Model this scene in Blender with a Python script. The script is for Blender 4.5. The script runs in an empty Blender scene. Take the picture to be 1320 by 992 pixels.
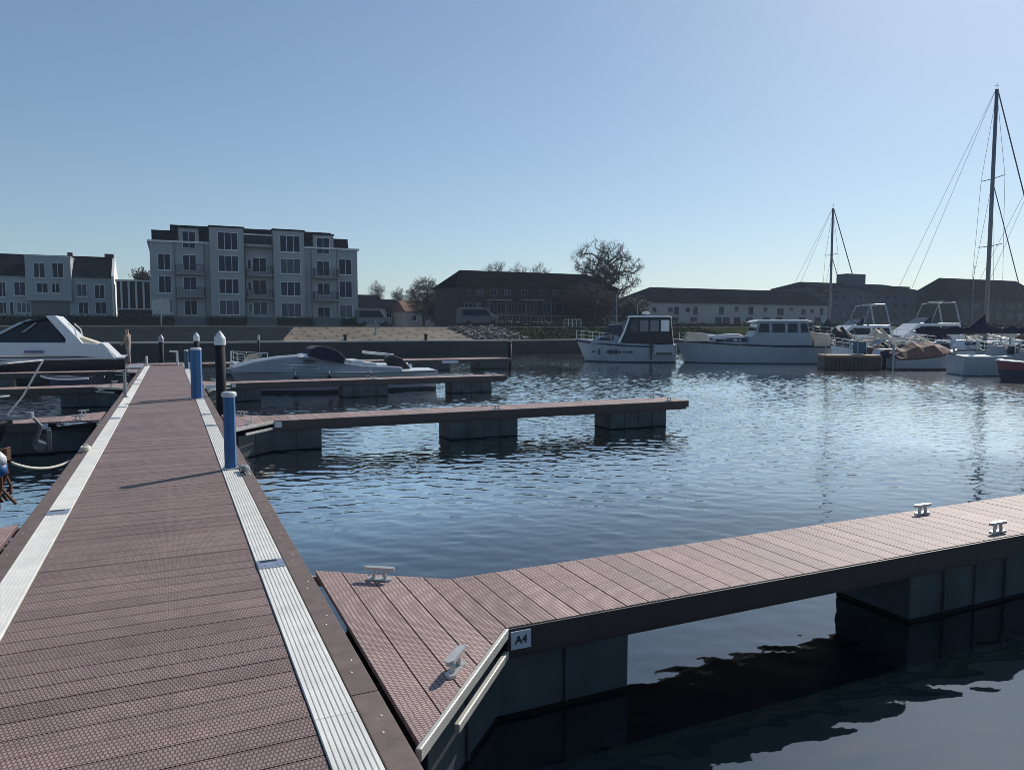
import bpy, bmesh, math, random
import numpy as np
from mathutils import Vector, Matrix
random.seed(7)
R = math.radians
S = bpy.context.scene
COL = S.collection

# ------------------------------------------------------------------ camera numbers (metres, pier axis = +Y, water z = 0)
FPX, CXP, CYP, HZN = 960.0, 660.0, 496.0, 424.0
ZC, ZD = 2.17, 0.57
PIT = math.atan((CYP-HZN)/FPX)
YAW = math.atan(441/math.hypot(FPX, CYP-HZN))
_sp, _cp, _st, _ct = math.sin(PIT), math.cos(PIT), math.sin(YAW), math.cos(YAW)
FW = Vector((_st*_cp, _ct*_cp, -_sp)); RT = Vector((_ct, -_st, 0)); UP = Vector((_st*_sp, _ct*_sp, _cp))
def ray(x, y): return FW + RT*((x-CXP)/FPX) - UP*((y-CYP)/FPX)
def onY(x, y, Y):                       # survey: point of a facade that stands at depth Y
    d = ray(x, y); t = Y/d.y
    return d.x*t, ZC + d.z*t
def grd(px, a):                         # survey: ground position at axis distance a
    d = ray(px, HZN); h = Vector((d.x, d.y, 0)); k = a/(h.x*_st + h.y*_ct)
    return Vector((h.x*k, h.y*k, 0))
def zat(y, a): return ZC + (HZN-y)*a/FPX

# ------------------------------------------------------------------ materials
def mat(name, col, rough=.6, metal=0., var=.12, scale=3., bump=0., spec=.5, isl=0., bscale=None):
    m = bpy.data.materials.new(name); m.use_nodes = True
    nt = m.node_tree; N = nt.nodes; L = nt.links
    b = N['Principled BSDF']
    b.inputs['Roughness'].default_value = rough; b.inputs['Metallic'].default_value = metal
    b.inputs['Specular IOR Level'].default_value = spec
    tc = N.new('ShaderNodeTexCoord')
    nz = N.new('ShaderNodeTexNoise'); nz.inputs['Scale'].default_value = scale; nz.inputs['Detail'].default_value = 5
    L.new(tc.outputs['Object'], nz.inputs['Vector'])
    mr = N.new('ShaderNodeMapRange'); mr.inputs['From Min'].default_value = .25; mr.inputs['From Max'].default_value = .75
    mr.inputs['To Min'].default_value = 1-var; mr.inputs['To Max'].default_value = 1+var
    L.new(nz.outputs['Fac'], mr.inputs['Value'])
    val = mr.outputs['Result']
    if isl:
        g = N.new('ShaderNodeNewGeometry'); m2 = N.new('ShaderNodeMapRange')
        m2.inputs['To Min'].default_value = 1-isl; m2.inputs['To Max'].default_value = 1+isl
        L.new(g.outputs['Random Per Island'], m2.inputs['Value'])
        mm = N.new('ShaderNodeMath'); mm.operation = 'MULTIPLY'
        L.new(val, mm.inputs[0]); L.new(m2.outputs['Result'], mm.inputs[1]); val = mm.outputs[0]
    mx = N.new('ShaderNodeVectorMath'); mx.operation = 'SCALE'; mx.inputs[0].default_value = col
    L.new(val, mx.inputs['Scale']); L.new(mx.outputs['Vector'], b.inputs['Base Color'])
    if bump:
        n2 = N.new('ShaderNodeTexNoise'); n2.inputs['Scale'].default_value = bscale or scale*8; n2.inputs['Detail'].default_value = 4
        L.new(tc.outputs['Object'], n2.inputs['Vector'])
        bp = N.new('ShaderNodeBump'); bp.inputs['Strength'].default_value = .6; bp.inputs['Distance'].default_value = bump
        L.new(n2.outputs['Fac'], bp.inputs['Height']); L.new(bp.outputs['Normal'], b.inputs['Normal'])
    return m

def brickmat(name, c1, c2, mortar, bw, rh, ms, axis='XY', rough=.7, var=.2, bump=.004, off=(0,0,0), smooth=.1, isl=0., big=1.3, spec=.35, wear=0):
    m = bpy.data.materials.new(name); m.use_nodes = True
    nt = m.node_tree; N = nt.nodes; L = nt.links; b = N['Principled BSDF']; b.inputs['Roughness'].default_value = rough
    b.inputs['Specular IOR Level'].default_value = spec
    tc = N.new('ShaderNodeTexCoord'); sx = N.new('ShaderNodeSeparateXYZ'); cx = N.new('ShaderNodeCombineXYZ')
    L.new(tc.outputs['Object'], sx.inputs[0])
    L.new(sx.outputs[axis[0]], cx.inputs['X']); L.new(sx.outputs[axis[1]], cx.inputs['Y'])
    ad = N.new('ShaderNodeVectorMath'); ad.operation = 'ADD'; ad.inputs[1].default_value = off
    L.new(cx.outputs[0], ad.inputs[0])
    br = N.new('ShaderNodeTexBrick'); br.offset = .5
    L.new(ad.outputs[0], br.inputs['Vector'])
    br.inputs['Color1'].default_value = (*c1, 1); br.inputs['Color2'].default_value = (*c2, 1); br.inputs['Mortar'].default_value = (*mortar, 1)
    br.inputs['Scale'].default_value = 1; br.inputs['Brick Width'].default_value = bw; br.inputs['Row Height'].default_value = rh
    br.inputs['Mortar Size'].default_value = ms; br.inputs['Mortar Smooth'].default_value = smooth
    nz = N.new('ShaderNodeTexNoise'); nz.inputs['Scale'].default_value = big; nz.inputs['Detail'].default_value = 6
    L.new(tc.outputs['Object'], nz.inputs['Vector'])
    mr = N.new('ShaderNodeMapRange'); mr.inputs['From Min'].default_value = .25; mr.inputs['From Max'].default_value = .75
    mr.inputs['To Min'].default_value = 1-var; mr.inputs['To Max'].default_value = 1+var
    L.new(nz.outputs['Fac'], mr.inputs['Value']); val = mr.outputs['Result']
    if isl:
        g = N.new('ShaderNodeNewGeometry'); m2 = N.new('ShaderNodeMapRange')
        m2.inputs['To Min'].default_value = 1-isl; m2.inputs['To Max'].default_value = 1+isl
        L.new(g.outputs['Random Per Island'], m2.inputs['Value'])
        mm = N.new('ShaderNodeMath'); mm.operation = 'MULTIPLY'
        L.new(val, mm.inputs[0]); L.new(m2.outputs['Result'], mm.inputs[1]); val = mm.outputs[0]
    if wear:                               # scuffs and dried splashes
        n3 = N.new('ShaderNodeTexNoise'); n3.inputs['Scale'].default_value = 7; n3.inputs['Detail'].default_value = 8; n3.inputs['Roughness'].default_value = .7
        L.new(tc.outputs['Object'], n3.inputs['Vector']); m3 = N.new('ShaderNodeMapRange')
        m3.inputs['From Min'].default_value = .35; m3.inputs['From Max'].default_value = .72; m3.inputs['To Min'].default_value = 1-.22*wear; m3.inputs['To Max'].default_value = 1+.45*wear
        L.new(n3.outputs['Fac'], m3.inputs['Value']); m4 = N.new('ShaderNodeMath'); m4.operation = 'MULTIPLY'; L.new(val, m4.inputs[0]); L.new(m3.outputs['Result'], m4.inputs[1]); val = m4.outputs[0]
    mx = N.new('ShaderNodeVectorMath'); mx.operation = 'SCALE'
    L.new(br.outputs['Color'], mx.inputs[0]); L.new(val, mx.inputs['Scale']); L.new(mx.outputs['Vector'], b.inputs['Base Color'])
    if bump:
        bp = N.new('ShaderNodeBump'); bp.invert = True; bp.inputs['Strength'].default_value = 1; bp.inputs['Distance'].default_value = bump
        L.new(br.outputs['Fac'], bp.inputs['Height']); L.new(bp.outputs['Normal'], b.inputs['Normal'])
    return m

PITCH = .1535
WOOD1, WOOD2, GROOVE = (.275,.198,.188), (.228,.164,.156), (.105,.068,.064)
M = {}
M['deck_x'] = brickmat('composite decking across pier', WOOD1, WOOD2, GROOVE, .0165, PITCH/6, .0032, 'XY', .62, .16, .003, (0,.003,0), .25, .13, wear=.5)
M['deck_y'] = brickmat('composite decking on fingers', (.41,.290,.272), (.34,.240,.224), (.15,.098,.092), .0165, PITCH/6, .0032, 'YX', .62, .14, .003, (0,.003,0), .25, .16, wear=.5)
M['edge'] = mat('brown composite edge board', (.135,.100,.092), .7, 0, .25, 9, .002, .3, .06)
M['strip'] = mat('white ribbed cable cover', (.68,.67,.63), .5, 0, .12, 5, .0008, .4, .05, 60)
M['groove'] = mat('cover groove shadow plastic', (.20,.20,.19), .8)
M['screw'] = mat('screw heads', (.40,.36,.34), .45, .6)
M['clip'] = mat('galvanised clip plate', (.42,.46,.54), .38, .75, .15, 20)
M['alu'] = mat('pale aluminium angle', (.42,.41,.375), .5, .25, .14, 8, .001, .5, 0, 60)
M['beam'] = mat('dark brown fascia beam', (.026,.022,.024), .6, 0, .2, 5, .002)
M['float'] = mat('grey concrete float', (.046,.060,.070), .75, 0, .38, 3.5, .004, .4, 0, 18)
M['wetshade'] = mat('wet algae band and underdeck shade', (.004,.007,.007), .7, 0, .3, 5, .003, .1)  # wet float base, also the added shade sheets under the finger decks
M['cleat'] = mat('cast aluminium cleat', (.46,.46,.45), .4, .6, .1, 30, .0006)
M['blue'] = mat('blue painted post', (.010,.085,.235), .5, 0, .18, 6, .001)
M['bluedk'] = mat('teal painted post', (.010,.07,.14), .5)
M['whitecap'] = mat('white plastic cap', (.50,.53,.56), .5, 0, .15, 14)
M['pile'] = mat('black steel pile', (.007,.008,.014), .7, 0, .3, 4, .003, .15)
M['plate'] = mat('grey sign plate', (.42,.47,.54), .5, 0, .1, 30)
M['ink'] = mat('dark lettering', (.015,.017,.03), .6)
M['rope'] = mat('white mooring rope', (.62,.60,.52), .9, 0, .2, 60, .002)
M['rust'] = mat('rusty brown rope', (.11,.045,.025), .9, 0, .4, 40, .004)
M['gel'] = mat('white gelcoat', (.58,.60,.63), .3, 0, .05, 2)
M['gelgreyshade'] = mat('grey and shaded white gelcoat', (.21,.24,.285), .4, 0, .10, 2)  # grey fittings, also white boat sides with their shade put into the colour
M['cream'] = mat('cream paint', (.58,.50,.38), .5, 0, .1, 3)
M['navyhull'] = mat('navy hull paint', (.008,.011,.022), .25, 0, .15, 2)
M['redhull'] = mat('maroon hull stripe', (.10,.018,.022), .35)
M['antifoul'] = mat('dark antifouling', (.012,.016,.024), .6, 0, .3, 4)
M['glassb'] = mat('dark boat glass', (.010,.014,.020), .06, 0, .2, 2)
M['canvasnavy'] = mat('navy canvas', (.007,.010,.030), .95, 0, .25, 6, .006)
M['canvasblk'] = mat('black canvas', (.014,.016,.022), .8, 0, .25, 6, .006)
M['canvasbrown'] = mat('brown tarpaulin', (.15,.070,.052), .8, 0, .3, 4, .012)
M['canvasbeige'] = mat('beige tarpaulin', (.55,.45,.35), .8, 0, .2, 4, .012)
M['canvasgreen'] = mat('green tarpaulin', (.10,.13,.07), .8, 0, .25, 4, .012)
M['steel'] = mat('stainless tube', (.55,.55,.53), .28, .9, .1, 20)
M['dullsteel'] = mat('weathered steel', (.26,.28,.30), .55, .6, .2, 12)
M['mast'] = mat('grey anodised mast', (.16,.17,.19), .5, .4, .1, 6)
M['wire'] = mat('rigging wire', (.10,.11,.13), .5, .5)
M['black'] = mat('black plastic', (.012,.013,.016), .4, 0, .2, 10)
M['purple'] = mat('purple hull lettering', (.15,.12,.30), .5)
M['teak'] = mat('teak planks', (.20,.125,.075), .7, 0, .25, 6, .003)
# buildings
M['render'] = mat('off white render', (.31,.32,.335), .85, 0, .10, .5, .004, .3)
M['render2'] = mat('pale grey render', (.34,.365,.39), .85, 0, .12, .7, .004, .3)
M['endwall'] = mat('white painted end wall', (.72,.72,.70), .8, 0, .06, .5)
M['slate'] = brickmat('slate roof tiles', (.011,.014,.021), (.008,.010,.015), (.005,.006,.008), .45, .28, .012, 'XZ', .9, .3, .02, big=.6, spec=0.)
M['tiles'] = brickmat('brown roof tiles', (.010,.0095,.012), (.007,.007,.009), (.004,.004,.005), .35, .30, .015, 'XZ', .9, .3, .02, big=.5, spec=0.)
M['orange'] = brickmat('orange roof tiles', (.19,.075,.040), (.15,.058,.034), (.05,.02,.016), .35, .30, .015, 'XZ', .8, .3, .02, big=.5)
M['brick'] = brickmat('dark red brick', (.040,.027,.028), (.030,.022,.024), (.045,.043,.045), .24, .08, .010, 'XZ', .85, .25, .004, big=.4)
M['brickside'] = brickmat('dark red brick end', (.040,.027,.028), (.030,.022,.024), (.045,.043,.045), .24, .08, .010, 'YZ', .85, .25, .004, big=.4)
M['beigewall'] = mat('cream plaster', (.36,.345,.33), .85, 0, .10, .6, .004, .3)
M['darkwall'] = mat('dark grey facade', (.050,.056,.068), .8, 0, .25, .35)
M['frame'] = mat('white window frame', (.56,.585,.62), .5)
M['framedk'] = mat('grey window frame', (.12,.13,.14), .5)
M['glass'] = mat('window glass', (.018,.024,.034), .08, 0, .5, .35)
def pane_mat():
    m = bpy.data.materials.new('window glass with blinds'); m.use_nodes = True; nt = m.node_tree; N = nt.nodes; L = nt.links; b = N['Principled BSDF']
    oi = N.new('ShaderNodeObjectInfo'); cr = N.new('ShaderNodeValToRGB'); cr.color_ramp.interpolation = 'CONSTANT'
    for i, (p, c) in enumerate(((0,(.004,.010,.030)),(.45,(.008,.018,.048)),(.65,(.05,.065,.095)),(.82,(.006,.012,.030)),(.92,(.09,.11,.14)))):
        e = cr.color_ramp.elements[i] if i < 2 else cr.color_ramp.elements.new(p)
        e.position = p; e.color = (*c,1)
    L.new(oi.outputs['Random'], cr.inputs['Fac']); L.new(cr.outputs['Color'], b.inputs['Base Color'])
    b.inputs['Roughness'].default_value = .12; b.inputs['Specular IOR Level'].default_value = .12
    return m
M['glass'] = pane_mat()
M['railing'] = mat('dark balcony railing', (.03,.035,.04), .5, .3)
M['concrete'] = mat('balcony concrete', (.25,.25,.25), .8, 0, .15, 2)
M['trimw'] = mat('pale trim', (.62,.63,.64), .7)
M['woodslat'] = mat('dark timber slats', (.032,.020,.019), .7, 0, .3, 2)
M['hedge'] = mat('dark hedge leaves', (.018,.026,.016), .8, 0, .5, 3, .05)
M['gardenwall'] = mat('grey garden wall', (.11,.12,.125), .85, 0, .2, 1)
M['quay'] = brickmat('dark quay masonry', (.015,.018,.022), (.010,.012,.015), (.016,.017,.018), 1.2, .4, .02, 'XZ', .8, .35, .02, big=.5)
M['coping'] = mat('pale stone coping', (.26,.26,.245), .8, 0, .2, 1)
M['paving'] = brickmat('tan embankment setts', (.150,.124,.092), (.115,.094,.071), (.022,.019,.016), 2.4, 1.12, .10, 'XY', .9, .35, .05, big=.5)
M['darkslope'] = mat('dark grey slope', (.016,.021,.026), .95, 0, .3, .8, .02, 0.)  # even dark grey over the left part of the bank
M['grass'] = mat('bank grass', (.028,.036,.017), .95, 0, .4, .8, .06, 0.)
M['ground'] = mat('ground', (.030,.033,.028), .95, 0, .3, .2, .02, 0.)
M['road'] = mat('asphalt road', (.05,.05,.052), .9, 0, .15, .5, .01)
M['stone'] = mat('pale rubble', (.14,.13,.115), .9, 0, .3, 3, .02)
M['bark'] = mat('bark', (.042,.034,.028), .9, 0, .3, 4, .02)
M['twig'] = mat('bare twigs', (.034,.028,.024), .9, 0, .3, 4)
M['twigred'] = mat('reddish bare twigs', (.050,.022,.020), .9, 0, .3, 4)
M['bud'] = mat('young leaves', (.075,.080,.030), .8, 0, .4, 2)
M['evergreen'] = mat('dark evergreen leaves', (.018,.028,.018), .8, 0, .4, 2)
M['skin'] = mat('skin', (.42,.25,.18), .6); M['hair'] = mat('grey hair', (.16,.13,.11), .8)
M['jacket'] = mat('beige jacket', (.20,.165,.14), .85, 0, .2, 12, .004); M['trousers'] = mat('pale grey trousers', (.20,.195,.19), .85, 0, .2, 12)
M['shoe'] = mat('dark shoes', (.03,.03,.03), .7)
M['carpaint'] = mat('silver van paint', (.085,.09,.10), .5, .0); M['vanwhite'] = mat('white van paint', (.15,.16,.175), .5)
M['tyre'] = mat('tyre', (.02,.02,.02), .8); M['poster'] = mat('pale sign board', (.40,.40,.40), .6, 0, .25, 2)

def water_mat():
    m = bpy.data.materials.new('harbour water'); m.use_nodes = True
    nt = m.node_tree; N = nt.nodes; L = nt.links; b = N['Principled BSDF']
    b.inputs['Base Color'].default_value = (.002,.006,.009,1); b.inputs['Roughness'].default_value = .03; b.inputs['IOR'].default_value = 1.7
    tc = N.new('ShaderNodeTexCoord')
    def noise(sc, st, rot, det, dist=.0):
        mp = N.new('ShaderNodeMapping'); mp.inputs['Rotation'].default_value = (0,0,R(rot)); mp.inputs['Scale'].default_value = (sc*st, sc, 1)
        L.new(tc.outputs['Object'], mp.inputs['Vector'])
        n = N.new('ShaderNodeTexNoise'); n.noise_dimensions = '2D'; n.inputs['Scale'].default_value = 1; n.inputs['Detail'].default_value = det
        n.inputs['Roughness'].default_value = .5; n.inputs['Distortion'].default_value = dist
        L.new(mp.outputs['Vector'], n.inputs['Vector']); return n.outputs['Fac']
    def math_(op, a, b2):
        k = N.new('ShaderNodeMath'); k.operation = op
        for i, v in enumerate((a, b2)):
            if isinstance(v, (int, float)): k.inputs[i].default_value = v
            else: L.new(v, k.inputs[i])
        return k.outputs[0]
    # wind: sheltered water in the lee of the pier, livelier open water farther out
    sx = N.new('ShaderNodeSeparateXYZ'); L.new(tc.outputs['Object'], sx.inputs[0])
    mr = N.new('ShaderNodeMapRange'); mr.interpolation_type = 'SMOOTHSTEP'
    mr.inputs['From Min'].default_value = 6.3; mr.inputs['From Max'].default_value = 11
    mr.inputs['To Min'].default_value = .13; mr.inputs['To Max'].default_value = 1
    L.new(math_('ADD', sx.outputs['Y'], math_('MULTIPLY', sx.outputs['X'], .15)), mr.inputs['Value'])
    patch = N.new('ShaderNodeMapRange'); patch.inputs['From Min'].default_value = .35; patch.inputs['From Max'].default_value = .65
    patch.inputs['To Min'].default_value = .6; patch.inputs['To Max'].default_value = 1.25
    L.new(noise(.12, 1, 20, 2), patch.inputs['Value'])
    amp = math_('MULTIPLY', mr.outputs['Result'], patch.outputs['Result'])
    # capillary ripples too small to model make the open water rougher than the lee
    rg = N.new('ShaderNodeMapRange'); rg.inputs['From Min'].default_value = .15; rg.inputs['From Max'].default_value = 1.1
    rg.inputs['To Min'].default_value = .03; rg.inputs['To Max'].default_value = .09
    L.new(amp, rg.inputs['Value']); L.new(rg.outputs['Result'], b.inputs['Roughness'])
    gl = N.new('ShaderNodeBsdfGlossy'); gl.inputs['Color'].default_value = (.98,.99,.96,1); L.new(rg.outputs['Result'], gl.inputs['Roughness'])
    mf = N.new('ShaderNodeMapRange'); mf.inputs['From Min'].default_value = .12; mf.inputs['From Max'].default_value = 1.0
    mf.inputs['To Min'].default_value = .09; mf.inputs['To Max'].default_value = .92; L.new(amp, mf.inputs['Value'])
    mxs = N.new('ShaderNodeMixShader'); L.new(mf.outputs['Result'], mxs.inputs[0]); L.new(b.outputs[0], mxs.inputs[1]); L.new(gl.outputs[0], mxs.inputs[2])
    L.new(mxs.outputs[0], N['Material Output'].inputs['Surface'])
    h = math_('MULTIPLY', noise(1.1, .55, 25, 2), WAVE[0])
    h = math_('ADD', h, math_('MULTIPLY', noise(3.2, .45, -12, 2, .3), WAVE[1]))
    h = math_('ADD', h, math_('MULTIPLY', noise(9., .5, 8, 2), WAVE[2]))
    h = math_('MULTIPLY', h, amp)
    bp = N.new('ShaderNodeBump'); bp.inputs['Strength'].default_value = 1; bp.inputs['Distance'].default_value = 1
    L.new(h, bp.inputs['Height']); L.new(bp.outputs['Normal'], b.inputs['Normal']); L.new(bp.outputs['Normal'], gl.inputs['Normal'])
    return m
WAVE = (.0, .004, .0035)
M['water'] = water_mat()

# ------------------------------------------------------------------ mesh helpers
class MB:
    def __init__(s): s.v = []; s.f = []; s.mi = []; s.cur = 0
    def quadfaces(s, vs, fs):
        o = len(s.v); s.v += [tuple(p) for p in vs]
        for f in fs: s.f.append([o+i for i in f]); s.mi.append(s.cur)
    def box(s, c, d, rz=0, tilt=None):
        hx, hy, hz = d[0]/2, d[1]/2, d[2]/2
        vs = [Vector((x*hx, y*hy, z*hz)) for z in (-1,1) for y in (-1,1) for x in (-1,1)]
        m = Matrix.Rotation(rz, 4, 'Z')
        if tilt is not None: m = m @ tilt
        vs = [m @ v + Vector(c) for v in vs]
        s.quadfaces(vs, [(0,2,3,1),(4,5,7,6),(0,1,5,4),(2,6,7,3),(0,4,6,2),(1,3,7,5)]); return s
    def bb(s, x0, x1, y0, y1, z0, z1): return s.box(((x0+x1)/2,(y0+y1)/2,(z0+z1)/2), (abs(x1-x0),abs(y1-y0),abs(z1-z0)))
    def poly(s, pts, z0, z1):            # vertical prism of a plan polygon (counter-clockwise)
        n = len(pts); vs = [(x,y,z0) for x,y in pts]+[(x,y,z1) for x,y in pts]
        s.quadfaces(vs, [tuple(range(n-1,-1,-1)), tuple(range(n,2*n))]+[(i,(i+1)%n,n+(i+1)%n,n+i) for i in range(n)]); return s
    def prof(s, pts, wf, side=0):        # side profile (x,z) swept to y = +-w
        n = len(pts); vs = [(x,-wf(x,z),z) for x,z in pts]+[(x,wf(x,z),z) for x,z in pts]
        s.quadfaces(vs, [tuple(range(n)), tuple(range(2*n-1,n-1,-1))]+[(i,n+i,n+(i+1)%n,(i+1)%n) for i in range(n)]); return s
    def profx(s, pts, x0, x1):           # (y,z) profile swept along X
        n = len(pts); vs = [(x0,y,z) for y,z in pts]+[(x1,y,z) for y,z in pts]
        s.quadfaces(vs, [tuple(range(n-1,-1,-1)), tuple(range(n,2*n))]+[(i,(i+1)%n,n+(i+1)%n,n+i) for i in range(n)]); return s
    def profy(s, pts, y0, y1):           # (x,z) profile swept along Y
        n = len(pts); vs = [(x,y0,z) for x,z in pts]+[(x,y1,z) for x,z in pts]
        s.quadfaces(vs, [tuple(range(n)), tuple(range(2*n-1,n-1,-1))]+[(i,n+i,n+(i+1)%n,(i+1)%n) for i in range(n)]); return s
    def tube(s, pts, r, n=6, r2=None, cap=True):
        pts = [Vector(p) for p in pts]; m = len(pts); r2 = r if r2 is None else r2; rings = []
        for i, p in enumerate(pts):
            d = (pts[min(i+1,m-1)]-pts[max(i-1,0)]).normalized()
            a = d.orthogonal().normalized() if i == 0 else (a - d*a.dot(d)).normalized()
            b = d.cross(a); rr = r+(r2-r)*i/max(1,m-1)
            rings.append([p+(a*math.cos(2*math.pi*k/n)+b*math.sin(2*math.pi*k/n))*rr for k in range(n)])
        vs = [v for q in rings for v in q]
        fs = [(i*n+k, i*n+(k+1)%n, (i+1)*n+(k+1)%n, (i+1)*n+k) for i in range(m-1) for k in range(n)]
        if cap: fs += [tuple(range(n-1,-1,-1)), tuple(range((m-1)*n, m*n))]
        s.quadfaces(vs, fs); return s
    def lathe(s, prof, c=(0,0,0), n=20):
        c = Vector(c); vs = []; m = len(prof)
        for r, z in prof: vs += [c+Vector((r*math.cos(2*math.pi*k/n), r*math.sin(2*math.pi*k/n), z)) for k in range(n)]
        fs = [(i*n+k, i*n+(k+1)%n, (i+1)*n+(k+1)%n, (i+1)*n+k) for i in range(m-1) for k in range(n)]
        fs += [tuple(range(n-1,-1,-1)), tuple(range((m-1)*n, m*n))]
        s.quadfaces(vs, fs); return s
    def build(s, name, m, parent=None, smooth=False, bevel=0):
        me = bpy.data.meshes.new(name); me.from_pydata(s.v, [], s.f)
        for x in (m if isinstance(m, (list,tuple)) else [m]): me.materials.append(M[x] if isinstance(x, str) else x)
        if any(s.mi): me.polygons.foreach_set('material_index', s.mi)
        if smooth: me.polygons.foreach_set('use_smooth', [True]*len(s.f))
        me.update(); o = bpy.data.objects.new(name, me); COL.objects.link(o)
        if parent: o.parent = parent
        if bevel:
            b = o.modifiers.new('Bevel', 'BEVEL'); b.width = bevel; b.segments = 2; b.limit_method = 'ANGLE'
        return o
def tag(o, label=None, cat=None, group=None, kind=None):
    if label: o['label'] = label
    if cat: o['category'] = cat
    if group: o['group'] = group
    if kind: o['kind'] = kind
    return o
def thing(name, label, cat, loc=(0,0,0), rz=0, group=None):
    o = bpy.data.objects.new(name, None); COL.objects.link(o); o.location = loc; o.rotation_euler = (0,0,rz)
    return tag(o, label, cat, group)
def copy_tree(o, parent=None):
    c = o.copy(); COL.objects.link(c)
    if parent: c.parent = parent
    for ch in list(o.children): copy_tree(ch, c)
    return c
def text_mesh(s, size, name, m, parent, loc, rot, extrude=.001):
    cu = bpy.data.curves.new(name, 'FONT'); cu.body = s; cu.size = size; cu.align_x = 'CENTER'; cu.align_y = 'CENTER'; cu.extrude = extrude; cu.offset = size*.025
    t = bpy.data.objects.new(name, cu); COL.objects.link(t)
    me = bpy.data.meshes.new_from_object(t.evaluated_get(bpy.context.evaluated_depsgraph_get()))
    bpy.data.objects.remove(t)
    me.materials.clear(); me.materials.append(M[m]); me.name = name
    o = bpy.data.objects.new(name, me); COL.objects.link(o); o.parent = parent; o.location = loc; o.rotation_euler = rot
    return o

# ------------------------------------------------------------------ setting: water, land
def water_surface():
    """wind ripples as real geometry over the basin, flat sheets beyond"""
    rs = np.random.RandomState(4)
    X0, X1, Y1 = -26., 62., 60.3
    xs = np.concatenate([np.arange(X0, -3, .12), np.arange(-3, 14, .05), np.arange(14, 40, .085), np.arange(40, X1+.01, .12)]); ys = [-6.]
    while ys[-1] < Y1: ys.append(ys[-1]+.036+.065*min(1, max(0, (ys[-1]-2)/38.)))
    ys[-1] = Y1; ys = np.array(ys); XX, YY = np.meshgrid(xs, ys); H = np.zeros_like(XX)
    for i in range(NW):
        lam = math.exp(rs.uniform(math.log(.12), math.log(.50))); th = math.radians(WDIR)+rs.normal(0, .62); k = 2*math.pi/lam
        ph = k*(XX*math.cos(th)+YY*math.sin(th))+rs.uniform(0, 6.28)
        grp = .65+.35*np.sin(XX*rs.uniform(-.35,.35)+YY*rs.uniform(-.35,.35)+rs.uniform(0,6.28))
        H += SLOPE*math.sqrt(2./NW)/k*np.sin(ph+.25*np.sin(ph+1.))*grp*(1.3 if lam < .24 else .75)
    q_ = np.clip((YY+.15*XX-6.3)/4.8, 0, 1); wind = CALM+(1-CALM)*q_*q_*(3-2*q_)
    wind *= .85+.3*np.sin(XX*.21+1.+.6*np.sin(YY*.17))*np.sin(YY*.26-XX*.05)
    e = np.minimum.reduce([np.clip((XX-X0)/3.,0,1), np.clip((X1-XX)/3.,0,1), np.clip((YY+6)/2.,0,1), np.clip((Y1-YY)/.8+.15,0,1)])
    H *= wind*e
    nx, ny = len(xs), len(ys); co = np.stack([XX, YY, H], -1).reshape(-1,3).astype(np.float32)
    ii = np.arange(nx*ny).reshape(ny, nx); f = np.stack([ii[:-1,:-1], ii[:-1,1:], ii[1:,1:], ii[1:,:-1]], -1).reshape(-1,4)
    ex = np.array([(-500,-300,0),(500,-300,0),(500,-6,0),(-500,-6,0),(X0,-6,0),(X0,Y1,0),(-500,Y1,0),(X1,-6,0),(500,Y1,0),(X1,Y1,0)], np.float32)
    n0 = len(co); co = np.vstack([co, ex]); f = np.vstack([f, np.array([(0,1,2,3),(3,4,5,6),(7,2,8,9)])+n0]).astype(np.int32)
    me = bpy.data.meshes.new('water'); me.vertices.add(len(co)); me.vertices.foreach_set('co', co.ravel())
    me.loops.add(f.size); me.loops.foreach_set('vertex_index', f.ravel()); me.polygons.add(len(f))
    me.polygons.foreach_set('loop_start', np.arange(0, f.size, 4, dtype=np.int32)); me.polygons.foreach_set('use_smooth', np.ones(len(f), bool))
    me.update(calc_edges=True); me.validate(); me.materials.append(M['water'])
    o = bpy.data.objects.new('water', me); COL.objects.link(o); return o
NW, SLOPE, WDIR, CALM = 110, .17, 240, .25
tag(water_surface(), kind='structure')
g = MB(); g.profx([(60.6,-.8),(60.6,1.10),(63.0,1.10),(70.4,2.30),(80,2.45),(600,2.6),(600,-.8)], -500, 500)
tag(g.build('ground', 'ground'), kind='structure')
rd = MB(); rd.quadfaces([(-300,76,2.412),(300,76,2.412),(300,82,2.475),(-300,82,2.475)], [(0,1,2,3)])
tag(rd.build('road', 'road'), kind='structure')
q = thing('quay_wall', 'long dark quay wall with pale coping across the far side', 'quay wall', (0,60,0))
MB().bb(-300,300,0,.6,-.8,1.12).build('wall', 'quay', q)
MB().bb(-300,300,-.06,.75,1.12,1.24).build('coping', 'coping', q, bevel=.02)
def slope_patch(name, x0, x1, dx, m, stp, top=0.):
    b = MB(); n = 7
    for i in range(n):                  # low terraces climbing the bank
        ya, yb = 62.6+i*1.12, 62.6+(i+1)*1.12+.003
        za, zb = 1.10+i*.172, 1.10+(i+1)*.172
        s0, s1 = dx*i/n, dx*(i+1)/n
        if stp:
            b.poly([(x0+s0,ya),(x1,ya),(x1,yb),(x0+s1,yb)], za-.3, zb+top)
        else:
            b.quadfaces([(x0+s0,ya,za+.03),(x1+s0,ya,za+.03),(x1+s1,yb,zb+.03),(x0+s1,yb,zb+.03)], [(0,1,2,3)])
    return tag(b.build(name, m), kind='structure')
xa = onY(362,438,62.6)[0]; xg = onY(655,436,62.6)[0]
slope_patch('embankment_steps', xa, xg+1.5, 2.2, 'paving', False)
slope_patch('embankment_slope', -200, xa, 2.2, 'darkslope', False)
slope_patch('grass_bank', xg+1.55, 200, 0, 'grass', False)
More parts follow.
